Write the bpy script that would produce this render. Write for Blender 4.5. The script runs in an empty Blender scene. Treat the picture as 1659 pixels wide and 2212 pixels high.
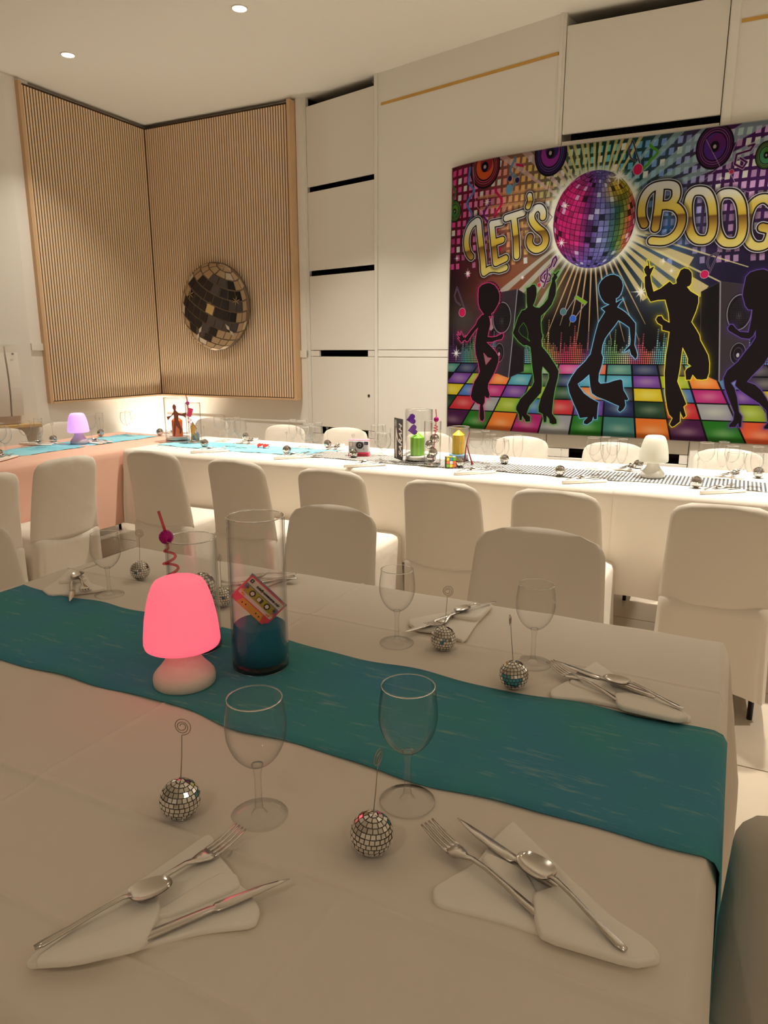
import bpy, bmesh, math, random
import numpy as np
from mathutils import Vector, Matrix
SC = bpy.context.scene
COL = SC.collection
R = math.radians
# ---------------------------------------------------------------- camera, world, light, exposure
HC, YAW = 1.314, math.atan(.5)
cam_d = bpy.data.cameras.new('camera'); cam = bpy.data.objects.new('camera', cam_d); COL.objects.link(cam)
cam.location = (0, 0, HC); cam.rotation_euler = (R(90)-math.atan(346/1530), 0, YAW)
cam_d.sensor_fit = 'VERTICAL'; cam_d.sensor_height = 24; cam_d.lens = 24*1530/2212; cam_d.clip_start = .02
SC.camera = cam
world = bpy.data.worlds.new('world'); SC.world = world; world.use_nodes = True
world.node_tree.nodes['Background'].inputs[0].default_value = (.9, .75, .55, 1)
world.node_tree.nodes['Background'].inputs[1].default_value = .02
vs = SC.view_settings
vs.view_transform = 'Standard'; vs.look = 'None'; vs.gamma = 1; vs.use_curve_mapping = False; vs.exposure = 0.32
SC.cycles.caustics_reflective = False; SC.cycles.caustics_refractive = False
SC.cycles.max_bounces = 12; SC.cycles.diffuse_bounces = 8; SC.cycles.transparent_max_bounces = 32; SC.cycles.transmission_bounces = 10
SC.cycles.sample_clamp_indirect = 6; SC.cycles.use_adaptive_sampling = True; SC.cycles.adaptive_threshold = .025; SC.cycles.use_denoising = True
LAMP_COL = (1.0, .91, .77)
CEIL = 3.156
LIGHT_POS = [(-4.045, 3.60), (-2.68, 3.585), (-1.315, 3.57), (.05, 3.56), (1.42, 3.55)]
LIGHT_W = [5, 16, 20, 21, 20]
FILL_POS = [(-3.3, .6), (-.6, -1.6), (2.0, -1.6), (2.3, .8)]  # unseen ceiling lamps added to brighten the near half of the room
FILL_W = [3.0, 5.5, 8.0, 3.5]
CORNER_W = 42

def lamp(name, kind, loc, w, col, size, rot=(0, 0, 0), parent=None, spot=R(150), blend=.6):
    d = bpy.data.lights.new(name, kind); d.energy = w; d.color = col
    if kind in ('POINT', 'SPOT'): d.shadow_soft_size = size
    if kind == 'AREA': d.shape = 'DISK'; d.size = size; d.spread = spot if spot != R(150) else math.pi
    if kind == 'SPOT': d.spot_size = spot; d.spot_blend = blend
    o = bpy.data.objects.new(name, d); COL.objects.link(o); o.location = loc; o.rotation_euler = rot
    if parent: o.parent = parent
    return o

# ---------------------------------------------------------------- helpers
def lin(c): return tuple(((v/12.92) if v <= .04045 else ((v+.055)/1.055)**2.4) for v in c)
def tag(o, label=None, cat=None, group=None, kind=None):
    if label: o['label'] = label
    if cat: o['category'] = cat
    if group: o['group'] = group
    if kind: o['kind'] = kind
    return o
def empty(name, loc=(0, 0, 0), rz=0, label=None, cat=None, group=None, parent=None):
    o = bpy.data.objects.new(name, None); COL.objects.link(o); o.location = loc; o.rotation_euler = (0, 0, rz)
    o.empty_display_size = .05; o.parent = parent
    return tag(o, label, cat, group)
class MB:
    def __init__(s): s.v = []; s.f = []; s.sm = []
    def add(s, vs_, fs, smooth=False):
        n = len(s.v); s.v += [tuple(p) for p in vs_]
        for f in fs: s.f.append(tuple(i+n for i in f)); s.sm.append(smooth)
        return s
    def box(s, x0, x1, y0, y1, z0, z1, M=None):
        p = [(x0,y0,z0),(x1,y0,z0),(x1,y1,z0),(x0,y1,z0),(x0,y0,z1),(x1,y0,z1),(x1,y1,z1),(x0,y1,z1)]
        if M is not None: p = [M @ Vector(q) for q in p]
        return s.add(p, [(0,3,2,1),(4,5,6,7),(0,1,5,4),(1,2,6,5),(2,3,7,6),(3,0,4,7)])
    def rbox(s, x0, x1, y0, y1, z0, z1, r=.01, n=4, M=None):   # box with rounded vertical corners
        pts = []
        for cx, cy, a in ((x1-r, y1-r, 0), (x0+r, y1-r, 90), (x0+r, y0+r, 180), (x1-r, y0+r, 270)):
            for k in range(n+1): t = R(a+90*k/n); pts.append((cx+r*math.cos(t), cy+r*math.sin(t)))
        return s.prism(pts, z0, z1, M)
    def prism(s, pts, z0, z1, M=None):
        n = len(pts); p = [(x, y, z0) for x, y in pts]+[(x, y, z1) for x, y in pts]
        if M is not None: p = [M @ Vector(q) for q in p]
        return s.add(p, [tuple(range(n))[::-1], tuple(range(n, 2*n))]+[(i, (i+1) % n, n+(i+1) % n, n+i) for i in range(n)])
    def lathe(s, prof, n=24, cx=0, cy=0, M=None, smooth=True, cap0=False, cap1=False):
        v = []; f = []
        for r, z in prof:
            for k in range(n): t = 2*math.pi*k/n; v.append((cx+r*math.cos(t), cy+r*math.sin(t), z))
        for i in range(len(prof)-1):
            for k in range(n): a = i*n+k; b = i*n+(k+1) % n; f.append((a, b, b+n, a+n))
        if cap0: f.append(tuple(range(n))[::-1])
        if cap1: f.append(tuple(range((len(prof)-1)*n, len(prof)*n)))
        if M is not None: v = [M @ Vector(q) for q in v]
        return s.add(v, f, smooth)
    def tube(s, pts, r, n=6, closed=False):
        P = [Vector(p) for p in pts]; v = []; f = []; m = len(P)
        up = Vector((0, 0, 1)); last = None
        for i, p in enumerate(P):
            t = (P[min(i+1, m-1)]-P[max(i-1, 0)]).normalized()
            a = last if last is not None else (up.cross(t) if abs(t.z) < .9 else Vector((1, 0, 0)))
            a = (a-t*a.dot(t)).normalized(); b = t.cross(a); last = a
            rr = r[i] if isinstance(r, (list, tuple)) else r
            for k in range(n): q = 2*math.pi*k/n; v.append(p+a*math.cos(q)*rr+b*math.sin(q)*rr)
        for i in range(m-1):
            for k in range(n): a_ = i*n+k; b_ = i*n+(k+1) % n; f.append((a_, b_, b_+n, a_+n))
        f.append(tuple(range(n))[::-1]); f.append(tuple(range((m-1)*n, m*n)))
        return s.add(v, f, True)
    def grid(s, nu, nv, fn, smooth=True):
        v = [fn(i/nu, j/nv) for j in range(nv+1) for i in range(nu+1)]
        return s.add(v, [(j*(nu+1)+i, j*(nu+1)+i+1, (j+1)*(nu+1)+i+1, (j+1)*(nu+1)+i) for j in range(nv) for i in range(nu)], smooth)
    def sphere(s, c, r, n=16, m=10, sz=1.0):
        c = Vector(c); v = [c+Vector((0, 0, -r*sz))]; f = []
        for j in range(1, m):
            for i in range(n): t = math.pi*j/m; p = 2*math.pi*i/n; v.append(c+Vector((r*math.sin(t)*math.cos(p), r*math.sin(t)*math.sin(p), -r*sz*math.cos(t))))
        v.append(c+Vector((0, 0, r*sz))); L = len(v)-1
        for i in range(n):
            f.append((0, 1+(i+1) % n, 1+i)); f.append((L, L-n+i, L-n+(i+1) % n))
            for j in range(m-2): a = 1+j*n+i; b = 1+j*n+(i+1) % n; f.append((a, b, b+n, a+n))
        return s.add(v, f, True)
    def mesh(s, name, mat=None):
        me = bpy.data.meshes.new(name); me.from_pydata(s.v, [], s.f)
        me.polygons.foreach_set('use_smooth', s.sm); me.update()
        if mat: me.materials.append(mat)
        return me
    def build(s, name, mat, parent=None, **k):
        o = bpy.data.objects.new(name, s.mesh(name, mat)); COL.objects.link(o); o.parent = parent
        return tag(o, **k)
def bevel(o, w=.002, seg=2, ang=40):
    m = o.modifiers.new('bevel', 'BEVEL'); m.width = w; m.segments = seg; m.limit_method = 'ANGLE'; m.angle_limit = R(ang); return o
def inst(name, me, parent=None, loc=(0, 0, 0), rot=(0, 0, 0), sc=(1, 1, 1), **k):
    o = bpy.data.objects.new(name, me); COL.objects.link(o); o.parent = parent; o.location = loc; o.rotation_euler = rot; o.scale = sc
    return tag(o, **k)
_kids = {}
def copy_tree(o, parent=None):
    c = o.copy(); COL.objects.link(c); c.parent = parent
    for ch in _kids.get(o.name, []):
        copy_tree(ch, c)
    return c
def remember(o):
    ks = [c for c in bpy.data.objects if c.parent == o]
    _kids[o.name] = ks
    for c in ks: remember(c)
def text_mesh(body, size, mat, name='lettering', shear=0, ext=.0006, space=1.0, offset=0.0):
    cu = bpy.data.curves.new(name, 'FONT'); cu.body = body; cu.size = size; cu.extrude = ext; cu.shear = shear; cu.space_character = space
    cu.offset = offset; cu.align_x = 'CENTER'; cu.align_y = 'CENTER'
    t = bpy.data.objects.new('tmp', cu); COL.objects.link(t); bpy.context.view_layer.update()
    me = bpy.data.meshes.new_from_object(t.evaluated_get(bpy.context.evaluated_depsgraph_get())); me.name = name
    bpy.data.objects.remove(t); me.materials.clear(); me.materials.append(mat); return me

# ---------------------------------------------------------------- materials
def nodes(m): return m.node_tree.nodes, m.node_tree.links
def mat(name, col, rough=.6, metal=0, var=.0, scale=8, bump=0, bscale=60, emit=None, es=0, spec=.5, sheen=0, stretch=None, coat=0, bdist=.002):
    m = bpy.data.materials.new(name); m.use_nodes = True; N, L = nodes(m); b = N['Principled BSDF']
    c = tuple(col)+(1,)
    b.inputs['Base Color'].default_value = c; b.inputs['Roughness'].default_value = rough; b.inputs['Metallic'].default_value = metal
    b.inputs['Specular IOR Level'].default_value = spec
    if sheen: b.inputs['Sheen Weight'].default_value = sheen
    if coat: b.inputs['Coat Weight'].default_value = coat
    if emit: b.inputs['Emission Color'].default_value = tuple(emit)+(1,); b.inputs['Emission Strength'].default_value = es
    tc = N.new('ShaderNodeTexCoord'); mp = N.new('ShaderNodeMapping'); L.new(tc.outputs['Object'], mp.inputs[0])
    if stretch: mp.inputs['Scale'].default_value = stretch
    nz = N.new('ShaderNodeTexNoise'); nz.inputs['Scale'].default_value = scale; nz.inputs['Detail'].default_value = 4; L.new(mp.outputs[0], nz.inputs[0])
    if var:
        mx = N.new('ShaderNodeMix'); mx.data_type = 'RGBA'
        mx.inputs[6].default_value = tuple(max(0, v*(1-var)) for v in col)+(1,); mx.inputs[7].default_value = tuple(min(1, v*(1+var)) for v in col)+(1,)
        L.new(nz.outputs[0], mx.inputs[0]); L.new(mx.outputs[2], b.inputs['Base Color'])
    if bump:
        n2 = N.new('ShaderNodeTexNoise'); n2.inputs['Scale'].default_value = bscale; n2.inputs['Detail'].default_value = 3; L.new(mp.outputs[0], n2.inputs[0])
        bp = N.new('ShaderNodeBump'); bp.inputs['Strength'].default_value = bump; bp.inputs['Distance'].default_value = bdist; L.new(n2.outputs[0], bp.inputs['Height']); L.new(bp.outputs[0], b.inputs['Normal'])
    return m
def glass_thin(name, tint=(1, 1, 1), refl=.75, base=.03, edge=.42):
    m = bpy.data.materials.new(name); m.use_nodes = True; N, L = nodes(m); N.remove(N['Principled BSDF'])
    tr = N.new('ShaderNodeBsdfTransparent'); gl = N.new('ShaderNodeBsdfGlossy'); gl.inputs['Roughness'].default_value = .03
    lw = N.new('ShaderNodeLayerWeight'); lw.inputs[0].default_value = .5
    pw = N.new('ShaderNodeMath'); pw.operation = 'POWER'; pw.inputs[1].default_value = 4; L.new(lw.outputs['Facing'], pw.inputs[0])
    ma = N.new('ShaderNodeMath'); ma.operation = 'MULTIPLY_ADD'; ma.inputs[1].default_value = refl; ma.inputs[2].default_value = base; L.new(pw.outputs[0], ma.inputs[0])
    p2 = N.new('ShaderNodeMath'); p2.operation = 'POWER'; p2.inputs[1].default_value = 3.5; L.new(lw.outputs['Facing'], p2.inputs[0])
    mc = N.new('ShaderNodeMix'); mc.data_type = 'RGBA'; mc.inputs[6].default_value = tuple(v*.985 for v in tint)+(1,); mc.inputs[7].default_value = tuple(v*edge for v in tint)+(1,)
    L.new(p2.outputs[0], mc.inputs[0]); L.new(mc.outputs[2], tr.inputs[0])
    mx = N.new('ShaderNodeMixShader'); L.new(ma.outputs[0], mx.inputs[0]); L.new(tr.outputs[0], mx.inputs[1]); L.new(gl.outputs[0], mx.inputs[2]); L.new(mx.outputs[0], N['Material Output'].inputs[0])
    return m
def glass_solid(name, col=(1, 1, 1), ior=1.45):
    m = bpy.data.materials.new(name); m.use_nodes = True; N, L = nodes(m); b = N['Principled BSDF']
    b.inputs['Base Color'].default_value = tuple(col)+(1,); b.inputs['Roughness'].default_value = .02; b.inputs['Transmission Weight'].default_value = 1; b.inputs['IOR'].default_value = ior
    return m
M = {}
M['wall'] = mat('wall_paint', (.82, .80, .755), .7, var=.02, scale=1.5, bump=.05, bscale=120)
M['door'] = mat('cabinet_paint', (.79, .76, .705), .55, var=.015, scale=2)
M['ceil'] = mat('ceiling_paint', (.82, .80, .74), .8, bump=.1, bscale=90)
M['cloth'] = mat('white_cloth', (.80, .745, .67), .85, var=.03, scale=5, bump=.12, bscale=900, spec=.2)
M['cover'] = mat('chair_cover_fabric', (.74, .68, .60), .8, var=.02, scale=6, bump=.5, bscale=7, spec=.2, sheen=.1, bdist=.012)
M['dimmed_cloth'] = mat('dimmed_white_cloth', (.77, .70, .62), .85, var=.03, scale=4, bump=.35, bscale=6, spec=.2, bdist=.008)  # the white cloth darkened; the near table's weaker light is put into this colour
M['pink_cloth'] = mat('pink_cloth', (.80, .50, .39), .85, var=.03, scale=5, bump=.1, bscale=800, spec=.2)
M['napkin'] = mat('napkin_paper', (.88, .83, .76), .85, var=.02, bump=.1, bscale=500, spec=.2)
M['oak'] = mat('light_oak', (.86, .65, .44), .5, var=.12, scale=14, stretch=(1, 1, .08))
M['oak_frame'] = mat('oak_frame_wood', (.64, .43, .25), .5, var=.15, scale=9, stretch=(1, 1, .1))
M['felt'] = mat('dark_felt', (.06, .035, .018), .9)
M['black'] = mat('black_void', (.012, .010, .009), .8)
M['blackp'] = mat('black_plastic', (.02, .018, .018), .35)
M['brass'] = mat('brass_strip', (.62, .36, .08), .4, metal=.3, var=.1, scale=20)
M['white'] = mat('white_plastic', (.80, .78, .72), .35)
M['rad'] = mat('radiator_enamel', (.84, .80, .74), .4)
M['sill'] = mat('pine_ledge', (.72, .48, .20), .5, var=.12, scale=8, stretch=(1, .1, 1))
M['tile'] = mat('floor_tile_glaze', (.60, .52, .42), .28, var=.05, scale=5)
M['grout'] = mat('grout', (.22, .18, .14), .9)
M['steel'] = mat('cutlery_steel', (.78, .74, .70), .22, metal=1)
M['wire'] = mat('holder_wire', (.42, .36, .30), .35, metal=1)
M['core'] = mat('ball_core', (.16, .14, .12), .6)
M['mirror'] = mat('mirror_facets', (.86, .84, .80), .06, metal=1)
M['leg'] = mat('dark_metal_leg', (.03, .028, .027), .4, metal=.6)
M['top'] = mat('table_board', (.5, .4, .3), .6)
M['glass'] = glass_thin('thin_clear_glass')
M['stem'] = glass_thin('stem_glass', refl=.95, base=.06, edge=.5)
M['vase'] = glass_thin('vase_glass', refl=.95, base=.04, edge=.68)
M['gsolid'] = glass_solid('solid_clear_glass')
M['downlight'] = mat('lit_lamp_face', (1, 1, 1), .5, emit=(1, .93, .80), es=14)
M['trimring'] = mat('lamp_trim', (.85, .82, .76), .4)
M['pinkshade'] = mat('pink_lit_shade', (.8, .3, .32), .5, emit=lin((1.0, .36, .47)), es=.72)
M['purpleshade'] = mat('purple_lit_shade', (.8, .6, .8), .5, emit=lin((.87, .60, 1.0)), es=.62)
M['whiteshade'] = mat('white_shade', (.80, .80, .70), .5)
M['lampbase'] = mat('lamp_base_plastic', (.82, .70, .62), .45)
M['sand'] = mat('blue_sand', (.010, .16, .27), .9, var=.5, scale=700, bump=.6, bscale=600)
M['wsand'] = mat('white_sand', (.8, .78, .72), .9, var=.1, scale=500)
M['bsand'] = mat('pale_blue_sand', (.25, .48, .72), .9, var=.1, scale=500)
def P_(n, c, **k): M[n] = mat(n, lin(c), **k)
P_('orange_wax', (.98, .42, .04), rough=.4); P_('green_wax', (.50, .80, .10), rough=.4); P_('yellow_wax', (.98, .80, .06), rough=.4)
P_('hot_pink', (.95, .22, .42), rough=.3); P_('magenta', (.75, .08, .55), rough=.2, metal=.4); P_('red', (.88, .16, .14), rough=.35)
P_('dark_red', (.62, .12, .12), rough=.4); P_('brown_card', (.50, .25, .16), rough=.7); P_('teal', (.20, .55, .62), rough=.5)
P_('cream', (.93, .88, .84), rough=.6); P_('olive', (.72, .66, .16), rough=.6); P_('gold_yellow', (.90, .66, .16), rough=.5); P_('coral', (.95, .30, .38), rough=.4)
P_('ink', (.08, .05, .06), rough=.5); P_('star_purple', (.45, .16, .36), rough=.5); P_('lens_glass', (.16, .15, .18), rough=.1); P_('grey', (.62, .6, .58), rough=.4)
P_('pastel_pink', (.95, .62, .70), rough=.4); P_('cam_white', (.88, .88, .90), rough=.4); P_('mint', (.20, .62, .48), rough=.4); P_('blue_st', (.25, .60, .85), rough=.3)
P_('green_st', (.45, .75, .20), rough=.3); P_('orange_st', (.95, .45, .25), rough=.3); P_('yellow_st', (.95, .85, .20), rough=.3); P_('white_st', (.92, .92, .92), rough=.3)
P_('slate', (.48, .52, .60), rough=.4); P_('amber', (.90, .60, .20), rough=.4)
M['straw'] = glass_thin('pink_straw_plastic', (.95, .30, .42), .5, .10, .8)
M['purple_lens'] = glass_thin('purple_plastic', (.42, .12, .72), .5, .12, .8)
# disco cutout prints
M['tan_tile'] = mat('tan_foil', (.46, .33, .20), .28, metal=.35); M['dark_tile'] = mat('black_foil', (.012, .010, .012), .25); M['char_tile'] = mat('charcoal_foil', (.085, .070, .072), .3, metal=.3)
M['gold_tile'] = mat('gold_foil', (.70, .52, .22), .25, metal=.4); M['silver_tile'] = mat('silver_foil', (.62, .55, .44), .25, metal=.3); M['ball_back'] = mat('cutout_card', (.16, .11, .07), .6)
def runner_mat(name, c0, c1, fibre, ffac=.5, st=(1, 6, 1)):
    m = bpy.data.materials.new(name); m.use_nodes = True; N, L = nodes(m); b = N['Principled BSDF']; b.inputs['Roughness'].default_value = .8; b.inputs['Specular IOR Level'].default_value = .2
    tc = N.new('ShaderNodeTexCoord'); n1 = N.new('ShaderNodeTexNoise'); n1.inputs['Scale'].default_value = 5; n1.inputs['Detail'].default_value = 5; L.new(tc.outputs['Object'], n1.inputs[0])
    mp = N.new('ShaderNodeMapping'); mp.inputs['Scale'].default_value = st; mp.inputs['Rotation'].default_value = (0, 0, .12); L.new(tc.outputs['Object'], mp.inputs[0])
    n2 = N.new('ShaderNodeTexNoise'); n2.inputs['Scale'].default_value = 14; n2.inputs['Detail'].default_value = 6; n2.inputs['Roughness'].default_value = .65; L.new(mp.outputs[0], n2.inputs[0])
    r1 = N.new('ShaderNodeValToRGB'); r1.color_ramp.elements[0].position = .4; r1.color_ramp.elements[0].color = c0+(1,); r1.color_ramp.elements[1].position = .6; r1.color_ramp.elements[1].color = c1+(1,); L.new(n1.outputs[0], r1.inputs[0])
    r2 = N.new('ShaderNodeValToRGB'); r2.color_ramp.elements[0].position = .58; r2.color_ramp.elements[0].color = (0, 0, 0, 1); r2.color_ramp.elements[1].position = .78; r2.color_ramp.elements[1].color = (ffac,)*3+(1,); L.new(n2.outputs[0], r2.inputs[0])
    mx = N.new('ShaderNodeMix'); mx.data_type = 'RGBA'; L.new(r2.outputs[0], mx.inputs[0]); L.new(r1.outputs[0], mx.inputs[6]); mx.inputs[7].default_value = fibre+(1,); L.new(mx.outputs[2], b.inputs['Base Color'])
    bp = N.new('ShaderNodeBump'); bp.inputs['Strength'].default_value = .25; bp.inputs['Distance'].default_value = .003; L.new(n2.outputs[0], bp.inputs['Height']); L.new(bp.outputs[0], b.inputs['Normal'])
    return m
M['teal_runner'] = runner_mat('teal_fleece', (.060, .28, .31), (.060, .25, .37), (.45, .55, .42), .55)
M['sky_runner'] = runner_mat('sky_fleece', (.30, .66, .76), (.20, .56, .70), (.75, .85, .86), .9)
def stripe_mat():
    m = bpy.data.materials.new('sequin_stripes'); m.use_nodes = True; N, L = nodes(m); b = N['Principled BSDF']; b.inputs['Roughness'].default_value = .5
    tc = N.new('ShaderNodeTexCoord'); sx = N.new('ShaderNodeSeparateXYZ'); L.new(tc.outputs['Object'], sx.inputs[0])
    def mth(op, a, bb):
        n = N.new('ShaderNodeMath'); n.operation = op
        for i, q in enumerate((a, bb)):
            if isinstance(q, (int, float)): n.inputs[i].default_value = q
            else: L.new(q, n.inputs[i])
        return n.outputs[0]
    fx = mth('FRACT', mth('MULTIPLY', mth('ADD', sx.outputs[0], 50), 62), 0); st = mth('GREATER_THAN', fx, .5)
    fy = mth('FRACT', mth('MULTIPLY', mth('ADD', sx.outputs[1], 50), 130), 0); d = mth('MULTIPLY', st, mth('MULTIPLY_ADD', mth('GREATER_THAN', fy, .3), .35))
    mx = N.new('ShaderNodeMix'); mx.data_type = 'RGBA'; mx.inputs[6].default_value = (.62, .60, .56, 1); mx.inputs[7].default_value = (.10, .10, .11, 1); L.new(st, mx.inputs[0]); L.new(mx.outputs[2], b.inputs['Base Color'])
    return m
M['stripes'] = stripe_mat()
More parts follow.
